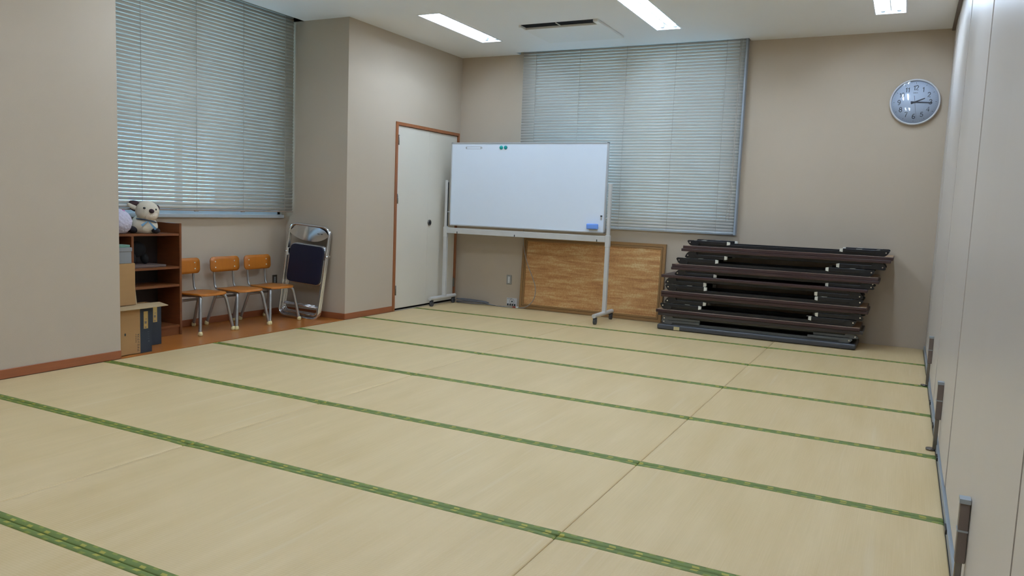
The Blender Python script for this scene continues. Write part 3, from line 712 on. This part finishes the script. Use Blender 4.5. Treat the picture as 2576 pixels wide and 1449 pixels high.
# ------------------------------------------------------------------ stack of folded low tables
def make_table(name, label, x0, x1, yf, z0, th, h, up, legm=M_BLACK, rotz=0.0, big=False, labels=()):
    """z0 = plate bottom. legs fold above the plate (up) or hang folded below it"""
    xc = (x0+x1)/2; ln = (x1-x0)/2; dp = 0.45
    root = thing('low_folding_table', label, 'table', (xc, yf+dp/2, z0), (0, 0, rotz), group='folded low tables stacked against the back wall')
    hd = dp/2
    if big: obj('tabletop', B().box((-ln, -hd, 0), (ln, hd, th), 0.016, 3), M_DGREY, root)
    else: obj('tabletop', B().box((-ln, -hd, 0 if up else 0.0), (ln, hd, th), 0.0025, 1), M_TABLE if legm is M_BLACK else M_TABLE2, root)
    zu = th if up else 0.0; sg = 1 if up else -1
    if not big: obj('underside_panel', B().box((-ln+0.004, -hd+0.004, zu), (ln-0.004, hd-0.004, zu+sg*0.0008)), M_TABLEU, root)
    Z = lambda a: zu+sg*a
    obj('inner_shade_panel', B().box((-ln+0.10, -hd+0.03, Z(0.0008)), (ln-0.10, hd-0.03, Z(0.003))), legm, root)  # added dark sheet standing in for the shade around the folded legs
    for sy in (-1, 1):
        obj('side_rail', B().box((-ln+0.07, sy*(hd-0.065), Z(0.001)), (ln-0.07, sy*(hd-0.045), Z(min(0.030, h*0.55))), 0.002), legm, root)
    k = 0
    for sx in (-1, 1):
        px = sx*(ln-0.085); tip = sx*(ln-0.40)
        for sy in (-1, 1):
            yy = sy*(hd-0.042); k += 1
            lg = obj('leg', B().box((px, yy-0.013, Z(h*0.42)), (tip, yy+0.013, Z(h-0.001)), 0.004, 2), legm, root)
            off = 0.0
            obj('foot_cap', B().prism([(tip+sx*0.001, yy-0.015, Z(h*0.40)), (tip-sx*0.024, yy-0.010, Z(h*0.48)), (tip-sx*0.024, yy-0.010, Z(h*0.92)), (tip+sx*0.001, yy-0.015, Z(h-0.0005))], (0, 0.028, 0)), M_CAP, lg) if legm is M_BLACK else None
            hb = obj('hinge_plate', B().prism([(px-sx*0.06, yy-0.018, Z(h*0.45)), (px-sx*0.05, yy-0.018, Z(0.004)), (px+sx*0.020, yy-0.018, Z(0.004)), (px+sx*0.036, yy-0.018, Z(h*0.30)), (px+sx*0.052, yy-0.018, Z(h*0.75)), (px+sx*0.050, yy-0.018, Z(h*0.90)), (px+sx*0.040, yy-0.018, Z(h*0.99)), (px-sx*0.01, yy-0.018, Z(h*0.99))], (0, 0.030, 0)), legm, root)
            obj('rivet', B().cyl((px+sx*0.026, yy-0.0195, Z(h*0.62)), (px+sx*0.026, yy-0.017, Z(h*0.62)), 0.006, 10), M_CHROME, hb)
        obj('leg_brace', B().box((px-sx*0.03, -hd+0.05, Z(h*0.5)), (px-sx*0.055, hd-0.05, Z(h*0.9)), 0.003), legm, root)
    for (lx, row) in labels:
        obj('white_tag', B().box((lx, (-hd+0.030) if row == 0 else (hd-0.055), Z(h-0.001)), (lx+0.045, (-hd+0.052) if row == 0 else (hd-0.033), Z(h+0.0008))), M_CAP, root)
    return root
TB = [  # label, x0,x1,yf,z0,th,h,up
    ('folded low table lying legs up, bottom of the stack, rounded dark grey top', 0.735, 2.495, 0.362, 0.003, 0.049, 0.043, True, M_GREYLEG, radians(-0.4), True, ()),
    ('folded low table, second from the bottom, grey legs folded under', 0.735, 2.538, 0.372, 0.138, 0.029, 0.043, False, M_GREYLEG, radians(0.4), False, ()),
    ('folded low table, third from the bottom, black legs facing up', 0.716, 2.514, 0.360, 0.168, 0.028, 0.062, True, M_BLACK, 0, False, ((0.27-0.9, 0), (1.36-0.9, 0))),
    ('folded low table, fourth from the bottom, black legs facing down', 0.756, 2.566, 0.366, 0.320, 0.028, 0.061, False, M_BLACK, 0, False, ()),
    ('folded low table, fifth from the bottom, black legs facing up', 0.757, 2.554, 0.360, 0.349, 0.027, 0.0640, True, M_BLACK, 0, False, ((0.24-0.9, 0), (1.43-0.9, 0))),
    ('folded low table, sixth from the bottom, dark top visible at its left end', 0.749, 2.548, 0.365, 0.505, 0.026, 0.064, False, M_BLACK, 0, False, ()),
    ('folded low table, fourth from the top, resting legs down on a dark top', 0.836, 2.630, 0.372, 0.585, 0.026, 0.0535, False, M_BLACK, 0, False, ()),
    ('folded low table, third from the top, legs up with white tags', 0.843, 2.622, 0.372, 0.612, 0.027, 0.0625, True, M_BLACK, 0, False, ((0.25-0.9, 0), (0.36-0.9, 1), (1.56-0.9, 0))),
    ('folded low table, second from the top, legs facing down', 0.922, 2.705, 0.380, 0.765, 0.025, 0.0625, False, M_BLACK, 0, False, ()),
    ('folded low table lying legs up on top of the stack', 0.936, 2.722, 0.382, 0.791, 0.027, 0.0535, True, M_BLACK, 0, False, ((0.17-0.9, 0), (0.22-0.9, 1), (1.50-0.9, 0), (1.49-0.9, 1))),
]
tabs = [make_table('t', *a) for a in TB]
obj('tape_label', B().box((-0.715, -0.2262, 0.004), (-0.66, -0.2242, 0.036)), M_TAPE, tabs[0])['label'] = 'piece of masking tape'

# ------------------------------------------------------------------ outlets, sticker plate, cables
def outlet(name, label, loc, rotz, dark=False):
    o = thing(name, label, 'outlet', loc, (0, 0, rotz))
    pl = obj('cover_plate', B().box((-0.032, -0.007, -0.053), (0.032, 0.0, 0.053), 0.003), M_PLATE if not dark else M_KNOB, o)
    obj('socket_insert', B().box((-0.012, -0.0095, -0.036), (0.012, -0.006, 0.036), 0.002), M_WHITEP if not dark else M_PLATE, o)
    for z in (-0.02, 0.0, 0.02):
        obj('socket_slot', B().box((-0.005, -0.0100, z-0.004), (-0.003, -0.0094, z+0.004)).box((0.003, -0.0100, z-0.004), (0.005, -0.0094, z+0.004)), M_INK, pl)
    return o
outlet('wall_outlet', 'grey wall outlet plate on the back wall left of the cork board', (-1.137, YB, 0.300), 0)
outlet('wall_outlet', 'small dark outlet plate on the alcove wall behind the chairs', (XA, -1.29, 0.325), pi/2, True)
sg_ = thing('socket_plate', 'white plate with round socket low on the wall beside the cork board', 'socket plate', (-1.090, YB, 0.052))
obj('plate', B().box((-0.066, -0.004, -0.046), (0.064, 0.0, 0.044), 0.001), M_STICK, sg_)
b = B(); ring = [(0.0+0.028*cos(2*pi*k/24), -0.005, 0.006+0.028*sin(2*pi*k/24)) for k in range(24)]
obj('socket_ring', b.tube(ring, 0.0022, 6, closed=True), M_PLATE, sg_)
obj('socket_centre', B().cyl((0.002, -0.004, 0.004), (0.002, -0.009, 0.004), 0.009, 14), M_INK, sg_)
b = B()
for x in (-0.052, -0.036, -0.020, -0.006):      # four small unreadable dark characters
    b.box((x-0.0045, -0.0046, 0.036), (x+0.0045, -0.0040, 0.038)); b.box((x-0.001, -0.0046, 0.028), (x+0.001, -0.0040, 0.040)); b.box((x-0.004, -0.0046, 0.029), (x+0.004, -0.0040, 0.031))
obj('small_print', b, M_INK, sg_)
b = B()
for x in (-0.050, -0.020, 0.008, 0.036): b.box((x-0.010, -0.0048, -0.044), (x+0.010, -0.0038, -0.022))
obj('dark_vents', b, M_INK, sg_)

coil = B()
rr = random.Random(3)
pts = []
N = 7*28
for i in range(N):
    a = 2*pi*i/28; kx = 0.20+0.012*sin(a*0.37+1)+0.006*rr.uniform(-1, 1)*0.3; ky = 0.062+0.010*sin(a*0.23)
    pts.append((-1.545+kx*cos(a), 0.745+ky*sin(a)+0.01*sin(i*0.05), 0.010+0.036*(0.5+0.5*sin(i*0.11))*0.9))
cb_ = thing('cable_coil', 'coil of grey cable lying on the tatami by the whiteboard foot', 'cable', (-1.545, 0.745, 0))
coil.tube([L(cb_, *p) for p in pts], 0.0048, 6)
obj('coiled_loops', coil, M_CABLE, cb_)
obj('tail', B().tube([L(cb_, *p) for p in [(-1.36, 0.70, 0.02), (-1.30, 0.715, 0.014), (-1.22, 0.745, 0.006), (-1.15, 0.748, 0.006), (-1.06, 0.752, 0.006), (-1.02, 0.757, 0.006)]], 0.0055, 6), M_CABLE, cb_)
obj('tail', B().tube([L(cb_, *p) for p in [(-1.36, 0.715, 0.03), (-1.27, 0.74, 0.010), (-1.17, 0.733, 0.005), (-1.08, 0.742, 0.005), (-1.03, 0.75, 0.005)]], 0.0045, 6), M_CABLEL, cb_)
obj('red_plug', B().cyl(L(cb_, -1.03, 0.753, 0.010), L(cb_, -0.995, 0.76, 0.009), 0.009, 10), M_RED, cb_)
obj('white_plug', B().cyl(L(cb_, -0.995, 0.76, 0.009), L(cb_, -0.965, 0.765, 0.009), 0.0085, 10), M_WHITEP, cb_)
hc = thing('hanging_cable', 'thin grey cable hanging in front of the cork board to the floor', 'cable', (-0.80, 0.74, 0))
def smooth(P, n=6):
    out = []; P = [Vector(p) for p in P]; P = [P[0]]+P+[P[-1]]
    for i in range(1, len(P)-2):
        for k in range(n):
            t = k/n; a, b_, c, d = P[i-1:i+3]
            out.append(0.5*((2*b_)+(c-a)*t+(2*a-5*b_+4*c-d)*t*t+(-a+3*b_-3*c+d)*t**3))
    out.append(P[-2]); return out
obj('cable_run', B().tube(smooth([L(hc, *p) for p in [(-0.945, 0.79, 0.95), (-0.935, 0.765, 0.80), (-0.92, 0.76, 0.66), (-0.865, 0.755, 0.495), (-0.790, 0.75, 0.34), (-0.755, 0.745, 0.24), (-0.765, 0.742, 0.13), (-0.82, 0.745, 0.055), (-0.88, 0.750, 0.020), (-0.94, 0.757, 0.008), (-0.965, 0.762, 0.008)]]), 0.0045, 6), M_CABLEL, hc)

# ------------------------------------------------------------------ children's chairs (local +x faces the room)
def make_kid_chair():
    root = thing('child_chair', 'x', 'chair', group='small plywood chairs along the alcove wall')
    # seat : contoured rounded plywood
    b = B(); n = 40; out = []
    for k in range(n):
        a = 2*pi*k/n; c_, s_ = cos(a), sin(a); e = 0.42
        x = 0.155*(abs(c_)**e)*(1 if c_ >= 0 else -1); y = 0.160*(abs(s_)**e)*(1 if s_ >= 0 else -1)
        if x < 0: y *= 1-0.10*(-x/0.155)
        out.append((x+0.045, y))
    rings = []
    for f_, zt in ((1.0, 0), (0.7, 1), (0.35, 2)):
        rings.append([(0.045+(x-0.045)*f_, y*f_) for x, y in out])
    def zs(x, y):
        z = 0.326-0.008*(1-min(1, ((x-0.0)/0.15)**2+(y/0.15)**2))
        if x > 0.14: z -= 0.35*(x-0.14)**1.3
        return z
    th = 0.009
    T = [[b.v((x, y, zs(x, y))) for x, y in r] for r in rings]; U = [[b.v((x, y, zs(x, y)-th)) for x, y in r] for r in rings]
    ct, cu = b.v((0.045, 0, zs(0.045, 0))), b.v((0.045, 0, zs(0.045, 0)-th))
    for k in range(n):
        k2 = (k+1) % n
        for i in range(2): b.face([T[i][k], T[i][k2], T[i+1][k2], T[i+1][k]], True); b.face([U[i][k2], U[i][k], U[i+1][k], U[i+1][k2]], True)
        b.face([T[2][k], T[2][k2], ct], True); b.face([U[2][k2], U[2][k], cu], True); b.face([T[0][k2], T[0][k], U[0][k], U[0][k2]])
    obj('seat', b, M_PLY, root)
    # backrest
    b = B(); o = rrect(0.318, 0.130, 0.036, 6)
    def bx(y, z): return -0.135+0.10*y*y*2.0+0.0-0.06*(z-0.46)
    bent = [(bx(y, z+0.526)+0.0, y, z+0.526) for y, z in o]
    A = [b.v(p) for p in bent]; C = [b.v((p[0]+0.010, p[1], p[2])) for p in bent]
    cols_ = 8
    n = len(A)
    mid = [(y*0.6, z*0.6) for y, z in o]
    A2 = [b.v((bx(y, z+0.526), y, z+0.526)) for y, z in mid]; C2 = [b.v((bx(y, z+0.526)+0.010, y, z+0.526)) for y, z in mid]
    for k in range(n):
        k2 = (k+1) % n
        b.face([A[k], A[k2], C[k2], C[k]]); b.face([A[k], A2[k], A2[k2], A[k2]], True); b.face([C[k], C[k2], C2[k2], C2[k]], True)
    b.face(A2); b.face(C2[::-1])
    br = obj('backrest', b, M_PLY, root)
    for y in (-0.105, 0.105):
        for z in (0.500, 0.550):
            x = bx(y, z)+0.010
            obj('screw', B().cyl((x-0.001, y, z), (x+0.0025, y, z), 0.0055, 10), M_CAP, br)
    for sy in (-1, 1):
        fl = obj('leg', B().tube(smooth([(0.03, sy*0.105, 0.305), (0.12, sy*0.115, 0.305), (0.158, sy*0.130, 0.297), (0.172, sy*0.142, 0.27), (0.190, sy*0.162, 0.15), (0.208, sy*0.182, 0.02)], 5), 0.0128, 10), M_TUBE, root)
        obj('foot_cap', B().lathe([(0.0, 0.0), (0.015, 0.0), (0.0185, 0.010), (0.0175, 0.022), (0.013, 0.034), (0.0, 0.034)], 16), M_RUBBER, fl, (0.2095, sy*0.183, 0.0)).rotation_euler = (pi/2, 0, 0)
        rl = obj('leg', B().tube(smooth([(0.03, sy*0.095, 0.300), (-0.04, sy*0.105, 0.298), (-0.085, sy*0.118, 0.287), (-0.105, sy*0.125, 0.255), (-0.145, sy*0.135, 0.14), (-0.185, sy*0.148, 0.02)], 5), 0.0125, 10), M_TUBE, root)
        obj('foot_cap', B().lathe([(0.0, 0.0), (0.015, 0.0), (0.0185, 0.010), (0.0175, 0.022), (0.013, 0.034), (0.0, 0.034)], 16), M_RUBBER, rl, (-0.1865, sy*0.149, 0.0)).rotation_euler = (pi/2, 0, 0)
        obj('back_post', B().tube(smooth([(-0.05, sy*0.105, 0.308), (-0.105, sy*0.105, 0.316), (-0.130, sy*0.105, 0.336), (-0.139, sy*0.105, 0.38), (-0.1445, sy*0.105, 0.46), (-0.1510, sy*0.105, 0.570)], 5), 0.0085, 10), M_TUBE, root)
    obj('cross_tube', B().cyl((-0.118, -0.126, 0.243), (-0.118, 0.126, 0.243), 0.0120, 10), M_TUBE, root)
    obj('cross_tube', B().cyl((0.10, -0.112, 0.300), (0.10, 0.112, 0.300), 0.010, 10), M_TUBE, root)
    return root
kc = make_kid_chair()
for i, (x, y, rz, lb) in enumerate([(-2.350, -2.395, 5, 'small orange plywood chair half hidden beside the brown bookcase'),
                                    (-2.345, -1.992, 0, 'small orange plywood chair in the middle of the three'),
                                    (-2.345, -1.612, 0, 'small orange plywood chair nearest the folding chairs')]):
    o = kc if i == 0 else copy_tree(kc)
    o.location = (x, y, 0); o.rotation_euler = (0, 0, radians(rz)); o['label'] = lb

# ------------------------------------------------------------------ folded steel chairs leaning in the corner
def make_folding():
    """local: x width, z up along the chair, -y towards the viewer"""
    root = thing('folding_chair', 'x', 'chair', group='folded steel chairs leaning in the alcove corner')
    def loop(wt, wb_, z0, z1, rt_, rb_, y):
        p = []
        def arc(cx, cz, r, a0, a1, n=6):
            for k in range(n+1):
                a = a0+(a1-a0)*k/n; p.append((cx+r*cos(a), y, cz+r*sin(a)))
        arc(wt-rt_, z1-rt_, rt_, 0, pi/2); arc(-wt+rt_, z1-rt_, rt_, pi/2, pi); arc(-wb_+rb_, z0+rb_, rb_, pi, 3*pi/2); arc(wb_-rb_, z0+rb_, rb_, 3*pi/2, 2*pi)
        return p
    obj('main_frame', B().tube(loop(0.205, 0.200, 0.011, 0.875, 0.075, 0.06, 0.0), 0.0105, 10, closed=True), M_CHROME, root)
    obj('rear_frame', B().tube(loop(0.182, 0.182, 0.045, 0.60, 0.03, 0.05, 0.022), 0.0095, 10, closed=True), M_CHROME, root)
    # backrest: curved chrome plate
    b = B(); nx, nz = 16, 6; G = []
    for i in range(nx+1):
        u = 2*i/nx-1; zt = 0.862-0.055*abs(u)**4; zb = 0.728+0.060*abs(u)**2.4
        G.append([b.v((u*0.196, -0.006+0.030*(1-u*u), zb+(zt-zb)*k/nz)) for k in range(nz+1)])
    for i in range(nx):
        for k in range(nz): b.face([G[i][k], G[i+1][k], G[i+1][k+1], G[i][k+1]], True)
    bk = obj('back_plate', b, M_CHROME, root)
    obj('plate_hole', B().box((0.075, 0.014, 0.806), (0.095, 0.0175, 0.811)).box((0.112, 0.009, 0.806), (0.132, 0.0125, 0.811)), M_INK, bk)
    o = rrect(0.345, 0.355, 0.045, 6)
    b = B(); P3 = [(x+0.006, -0.014, 0.512+z) for x, z in o]; b.prism(P3, (0, 0.026, 0))
    st = obj('seat', b, M_NAVY, root)
    e = [v for v in st.data.edges]
    md = st.modifiers.new('round', 'BEVEL'); md.width = 0.007; md.segments = 3; md.limit_method = 'ANGLE'; md.angle_limit = radians(50)
    obj('seat_rim', B().tube([(x*1.012+0.006, 0.010, 0.512+z*1.012) for x, z in o], 0.006, 8, closed=True), M_CHROME, root)
    for sx in (-1, 1):
        obj('pivot_bracket', B().box((sx*0.186, -0.006, 0.57), (sx*0.200, 0.030, 0.64), 0.003).cyl((sx*0.198, 0.0, 0.605), (sx*0.222, 0.0, 0.605), 0.012, 12), M_CHROME, root)
    obj('lower_bar', B().cyl((-0.190, 0.022, 0.12), (0.190, 0.022, 0.12), 0.007, 8), M_CHROME, root)
    return root
fc = make_folding()
FL = ['folded chrome chair with navy seat, foremost of the leaning chairs', 'folded chrome chair sandwiched in the middle of the leaning chairs', 'folded chrome chair hindmost, leaning on the alcove side wall']
for i in range(3):
    o = fc if i == 0 else copy_tree(fc)
    Bp = Vector((-2.205-0.022*i, -1.375+0.042*i, 0.0)); Tp = Vector((-2.150-0.024*i, -1.275+0.036*i, 0.87))
    Wv = (Tp-Bp).normalized(); U = Vector((cos(radians(14)), sin(radians(14)), 0)); U = (U-Wv*U.dot(Wv)).normalized(); Nv = Wv.cross(U)
    mm = Matrix((U, Nv, Wv)).transposed().to_4x4(); mm.translation = Bp+Vector((0, 0, 0.004*1)); o.matrix_world = mm; o['label'] = FL[i]

# ------------------------------------------------------------------ bookcase and what is on it
bc = thing('bookcase', 'reddish brown open bookcase in the alcove left of the small chairs', 'bookcase', (-2.44, -3.02, 0))
K = lambda x, y, z: L(bc, x, y, z)
BX0, BX1, BY0, BY1 = XA+0.012, -2.300, -3.455, -2.585
obj('side_panel', B().box(K(BX0, BY1-0.020, 0), K(BX1, BY1, 0.888), 0.002), M_SHELF, bc)
obj('side_panel', B().box(K(BX0, BY0, 0), K(BX1, BY0+0.020, 0.888), 0.002), M_SHELF, bc)
obj('back_panel', B().box(K(BX0, BY0+0.02, 0.0), K(BX0+0.006, BY1-0.02, 0.80)), M_SHELFSHADE, bc)
def shelf(name, z, y0, y1, curve=False, th=0.018):
    pts = [K(BX0+0.006, y0, z), K(BX0+0.006, y1, z)]; n = 12
    for k in range(n+1):
        u = k/n; y = y1+(y0-y1)*u; x = BX1-0.006-(0.030*sin(pi*u) if curve else 0.0); pts.append(K(x, y, z))
    obj(name, B().prism(pts, (0, 0, th)), M_SHELF, bc)
shelf('top_shelf', 0.790, BY0+0.02, BY1-0.02, True)
obj('top_rail', B().box(K(BX0, BY0+0.02, 0.808), K(BX0+0.018, BY1-0.02, 0.888), 0.003), M_SHELF, bc)
shelf('shelf', 0.530, -3.003, BY1-0.02); shelf('shelf', 0.388, -3.003, BY1-0.02); shelf('shelf', 0.062, BY0+0.02, BY1-0.02)
shelf('shelf', 0.45, BY0+0.02, -3.023)
obj('divider', B().box(K(BX0+0.006, -3.023, 0.08), K(BX1-0.010, -3.003, 0.790), 0.001), M_SHELF, bc)
obj('toe_kick', B().box(K(BX1-0.030, BY0+0.02, 0), K(BX1-0.014, BY1-0.02, 0.062)), M_SHELF, bc)
tag(obj('shelf_board', B().box((-2.52, -3.000, 0.5485), (-2.332, -2.705, 0.566), 0.002), mat('dull_brown_board', (0.12, 0.075, 0.055, 1), 0.6)), 'thin flat brown board lying on the bookcase upper shelf', 'board')
# dark shape standing in the shadowed compartment
db = thing('dark_plush_toy', 'barely visible dark rounded toy in the shadowed bookcase compartment', 'toy', (-2.47, -2.86, 0.566))
b = B(); b.ell((0, 0, 0.115), (0.052, 0.072, 0.062), 20, 12)
obj('body', b, M_FELT, db)
for y, x in ((-0.055, 0.02), (0.052, 0.02)):
    obj('leg', B().ell((x, y, 0.045), (0.030, 0.028, 0.045), 14, 10, Euler((radians(12 if y > 0 else -8), 0, 0))), M_FELT, db)

# camera-facing frame used for the two toys: they look towards the room
def toy(name, label, loc, ang): return thing(name, label, 'plush toy', loc, (0, 0, ang))
TA = math.atan2(0.79, 0.61)   # local x = (.61,.79) i.e. to the viewer's right, local -y = towards the room
pl = toy('plush_lamb', 'cream plush toy with brown ears and blue ribbon on the bookcase', (-2.412, -2.832, 0.808), math.atan2(0.79, 0.61))
def shp(q):
    f_ = 1.0+0.16*max(0, -q.z)-0.20*max(0, q.z); return Vector((q.x*f_, q.y*f_, max(q.z, -0.80)))
b = B(); b.ell((-0.006, 0.005, 0.066), (0.098, 0.080, 0.084), 28, 18, fn=shp)
obj('body', b, M_PLUSH, pl)
def hsh(q):
    k = 1.0+0.05*max(0, -q.z); return Vector((q.x*k, q.y*(1.0+0.18*max(0, -q.z)*(1 if q.y < 0 else 0)), q.z))
hd = obj('head', B().ell((0.020, -0.018, 0.168), (0.084, 0.074, 0.080), 28, 18, Euler((radians(8), radians(8), 0)), fn=hsh), M_PLUSH, pl)
obj('muzzle_patch', B().ell((0.032, -0.044, 0.140), (0.062, 0.048, 0.047), 26, 16), M_PLUSHP, hd)
obj('nose', B().ell((0.050, -0.091, 0.172), (0.0190, 0.013, 0.0165), 16, 10, Euler((0, radians(20), 0))), M_PLUSHB, hd)
obj('eye', B().ell((0.000, -0.088, 0.193), (0.0095, 0.006, 0.0085), 12, 8), M_EYE, hd)
obj('eye', B().ell((0.080, -0.066, 0.184), (0.0055, 0.008, 0.0085), 12, 8), M_EYE, hd)
obj('ear', B().ell((-0.070, -0.004, 0.226), (0.038, 0.022, 0.023), 16, 10, Euler((0, radians(10), 0))), M_PLUSHB, pl)
obj('ear', B().ell((0.096, -0.002, 0.200), (0.010, 0.016, 0.020), 14, 10, Euler((0, radians(-15), 0))), M_PLUSHB, pl)
obj('ear_lining', B().ell((-0.080, -0.014, 0.200), (0.044, 0.014, 0.019), 14, 10, Euler((0, radians(30), 0))), M_PLUSH, pl)
obj('ear_tip', B().ell((-0.074, -0.004, 0.180), (0.030, 0.014, 0.013), 14, 10, Euler((0, radians(30), 0))), M_PLUSHB, pl)
for x, y, s_ in ((-0.082, -0.040, 1.15), (0.078, -0.052, 0.9)):
    obj('paw', B().ell((x, y, 0.024*s_), (0.034*s_, 0.034*s_, 0.0235*s_), 18, 12), M_PLUSHK, pl)
nk = [(0.010+0.072*cos(a), -0.010+0.066*sin(a), 0.094-0.010*sin(a)-0.012*cos(a)) for a in [2*pi*k/28 for k in range(28)]]
obj('neck_ribbon', B().tube(nk, 0.0045, 6, closed=True), M_RIBBOND, pl)
def ribbon(a, b_, w0, w1):
    a, b_ = Vector(a), Vector(b_); d = (b_-a).normalized(); q = Vector((d.z, 0, -d.x))
    return B().prism([a-q*w0, a+q*w0, b_+q*w1, b_-q*w1], (0, 0.002, 0))
rb_ = obj('ribbon_tail', ribbon((0.020, -0.082, 0.094), (-0.020, -0.094, 0.060), 0.004, 0.009), M_RIBBON, pl)
rb2 = obj('ribbon_tail', ribbon((0.028, -0.082, 0.094), (0.078, -0.090, 0.034), 0.004, 0.009), M_RIBBON, pl)
pf = toy('fluffy_plush', 'pale lilac fluffy plush toy at the left end of the bookcase top', (-2.405, -3.075, 0.808), TA)
b = B(); rg = random.Random(11)
b.ell((0, 0, 0.086), (0.105, 0.085, 0.098), 110, 80, fn=lambda q: Vector((q.x, q.y, max(q.z, -0.84)))*(1+0.020*rg.uniform(-1, 1)+0.02*sin(17*q.x+3)*sin(15*q.z)*sin(13*q.y+1)))
obj('fluffy_body', b, M_FLUFF, pf)
obj('pink_bow', B().ell((0.045, -0.012, 0.163), (0.014, 0.010, 0.017), 12, 8, Euler((0, radians(35), 0))).ell((0.060, -0.012, 0.150), (0.012, 0.010, 0.014), 12, 8), M_PINK, pf)

# ------------------------------------------------------------------ cardboard boxes
def carton(label, x1, y0, y1, depth, h, navy_from, flaps=True, second=False):
    root = thing('cardboard_box', label, 'box', (x1-depth/2, (y0+y1)/2, 0))
    q = lambda x, y, z: L(root, x, y, z); t = 0.004
    b = B()
    b.box(q(x1-depth, y0, 0), q(x1, y1, t)); b.box(q(x1-depth, y0, 0), q(x1-depth+t, y1, h)); b.box(q(x1-depth, y0, 0), q(x1, y0+t, h)); b.box(q(x1-depth, y1-t, 0), q(x1, y1, h)); b.box(q(x1-t, y0, 0), q(x1, y1, h))
    body = obj('carton', b, M_KRAFT, root)
    obj('navy_print', B().box(q(x1, navy_from, 0.001), q(x1+0.0006, y1, h)).box(q(x1-0.012, y1, 0.001), q(x1, y1+0.0006, h)), M_NAVYP, root)
    lc = (navy_from+y1)/2+(-0.001 if not second else 0.0)
    lb = obj('paper_label', B().box(q(x1+0.0006, lc-0.017, 0.170), q(x1+0.0014, lc+0.017, 0.292)), mat('label_paper_%d' % second, (0.42, 0.27, 0.08, 1), 0.6), root)
    obj('label_print', B().box(q(x1+0.0014, lc-0.010, 0.205), q(x1+0.0018, lc+0.006, 0.222)).box(q(x1+0.0014, lc-0.009, 0.176), q(x1+0.0018, lc+0.004, 0.184)).box(q(x1+0.0014, lc-0.006, 0.236), q(x1+0.0018, lc+0.009, 0.240)), M_BRONZE, lb)
    return root, q
cb1, q1 = carton('cardboard box with navy stripe beside the near left wall, front one', -1.890, -3.440, -3.184, 0.175, 0.318, -3.275)
R90 = (pi/2, -pi/2, pi/2)
def facetext(body, size, y, z, m_, root, q, x=-1.8892):
    me = text_mesh(body, size, 0.0002, bold=0.0002)
    o = obj('lettering', me, m_, root, q(x, y, z)); o.matrix_basis = Matrix.Translation(q(x, y, z)) @ Matrix(((0, 0, 1), (0, -1, 0), (1, 0, 0))).to_4x4()
    return o
facetext('アドミックスR', 0.0190, -3.289, 0.078, M_INK, cb1, q1)
b = B()
for k in range(5):                               # small faded print, unreadable in the photograph
    z = 0.080+0.013*k; b.box(q1(-1.8899, -3.312, z), q1(-1.8890, -3.3105, z+0.010)); b.box(q1(-1.8899, -3.3085, z+0.002), q1(-1.8890, -3.307, z+0.009)); b.box(q1(-1.8899, -3.312, z+0.004), q1(-1.8890, -3.302, z+0.0055))
obj('small_print', b, mat('faded_print', (0.16, 0.10, 0.05, 1), 0.7), cb1)
fm = mat('pale_print', (0.085, 0.095, 0.095, 1), 0.6)
facetext('A', 0.018, -3.208, 0.078, fm, cb1, q1, -1.8892)
b = B()
for k in range(4):
    z = 0.092+0.016*k; b.box(q1(-1.8895, -3.214, z), q1(-1.8888, -3.2125, z+0.010)); b.box(q1(-1.8895, -3.214, z+0.004), q1(-1.8888, -3.203, z+0.0055))
obj('small_print', b, fm, cb1)
obj('hand_hole', B().prism([L(cb1, -1.8898, -3.392+0.006*cos(a), 0.146+0.010*sin(a)) for a in [2*pi*k/12 for k in range(12)]], (0.0006, 0, 0)), M_INK, cb1)
# folded-out top flaps
b = B(); b.prism([q1(-1.845, -3.478, 0.3185), q1(-1.842, -3.216, 0.3205), q1(-1.840, -3.085, 0.3245), q1(-2.02, -3.015, 0.3235), q1(-2.064, -3.17, 0.3195), q1(-2.064, -3.455, 0.3185)], (0, 0, 0.004))
obj('top_flap', b, M_KRAFTIN, cb1)
b = B(); b.prism([q1(-2.015, -3.213, 0.3235), q1(-2.030, -3.192, 0.3235), q1(-2.030, -3.205, 0.44), q1(-2.015, -3.222, 0.452)], (-0.004, 0.0, 0))
obj('upright_flap', b, M_KRAFTIN, cb1)
cb2, q2 = carton('cardboard box with navy stripe standing right behind the front one', -2.080, -3.300, -2.955, 0.175, 0.300, -3.06, second=True)
cb2['group'] = cb1['group'] = 'striped cardboard boxes on the alcove floor'
up1 = thing('cardboard_box', 'plain brown cardboard box standing on the striped one', 'box', (-2.04, -3.345, 0.3285))
q3 = lambda x, y, z: L(up1, x, y, z)
b = B(); b.box(q3(-2.10, -3.462, 0.3285), q3(-2.000, -3.226, 0.622), 0.002)
obj('carton', b, M_KRAFT, up1)
gb = thing('storage_box', 'grey lidded box on top of the brown cardboard box', 'box', (-2.04, -3.36, 0.622))
q4 = lambda x, y, z: L(gb, x, y, z)
obj('box_body', B().box(q4(-2.09, -3.455, 0.6225), q4(-2.000, -3.252, 0.712), 0.003), M_GREYBOX, gb)
obj('box_lid', B().box(q4(-2.094, -3.459, 0.706), q4(-1.996, -3.249, 0.734), 0.003), M_GREYBOX, gb)
tag(obj('green_folder', B().box((-2.092, -3.455, 0.7345), (-2.002, -3.262, 0.752), 0.002), M_GREENF), 'dull green folder lying on the grey box lid', 'folder')
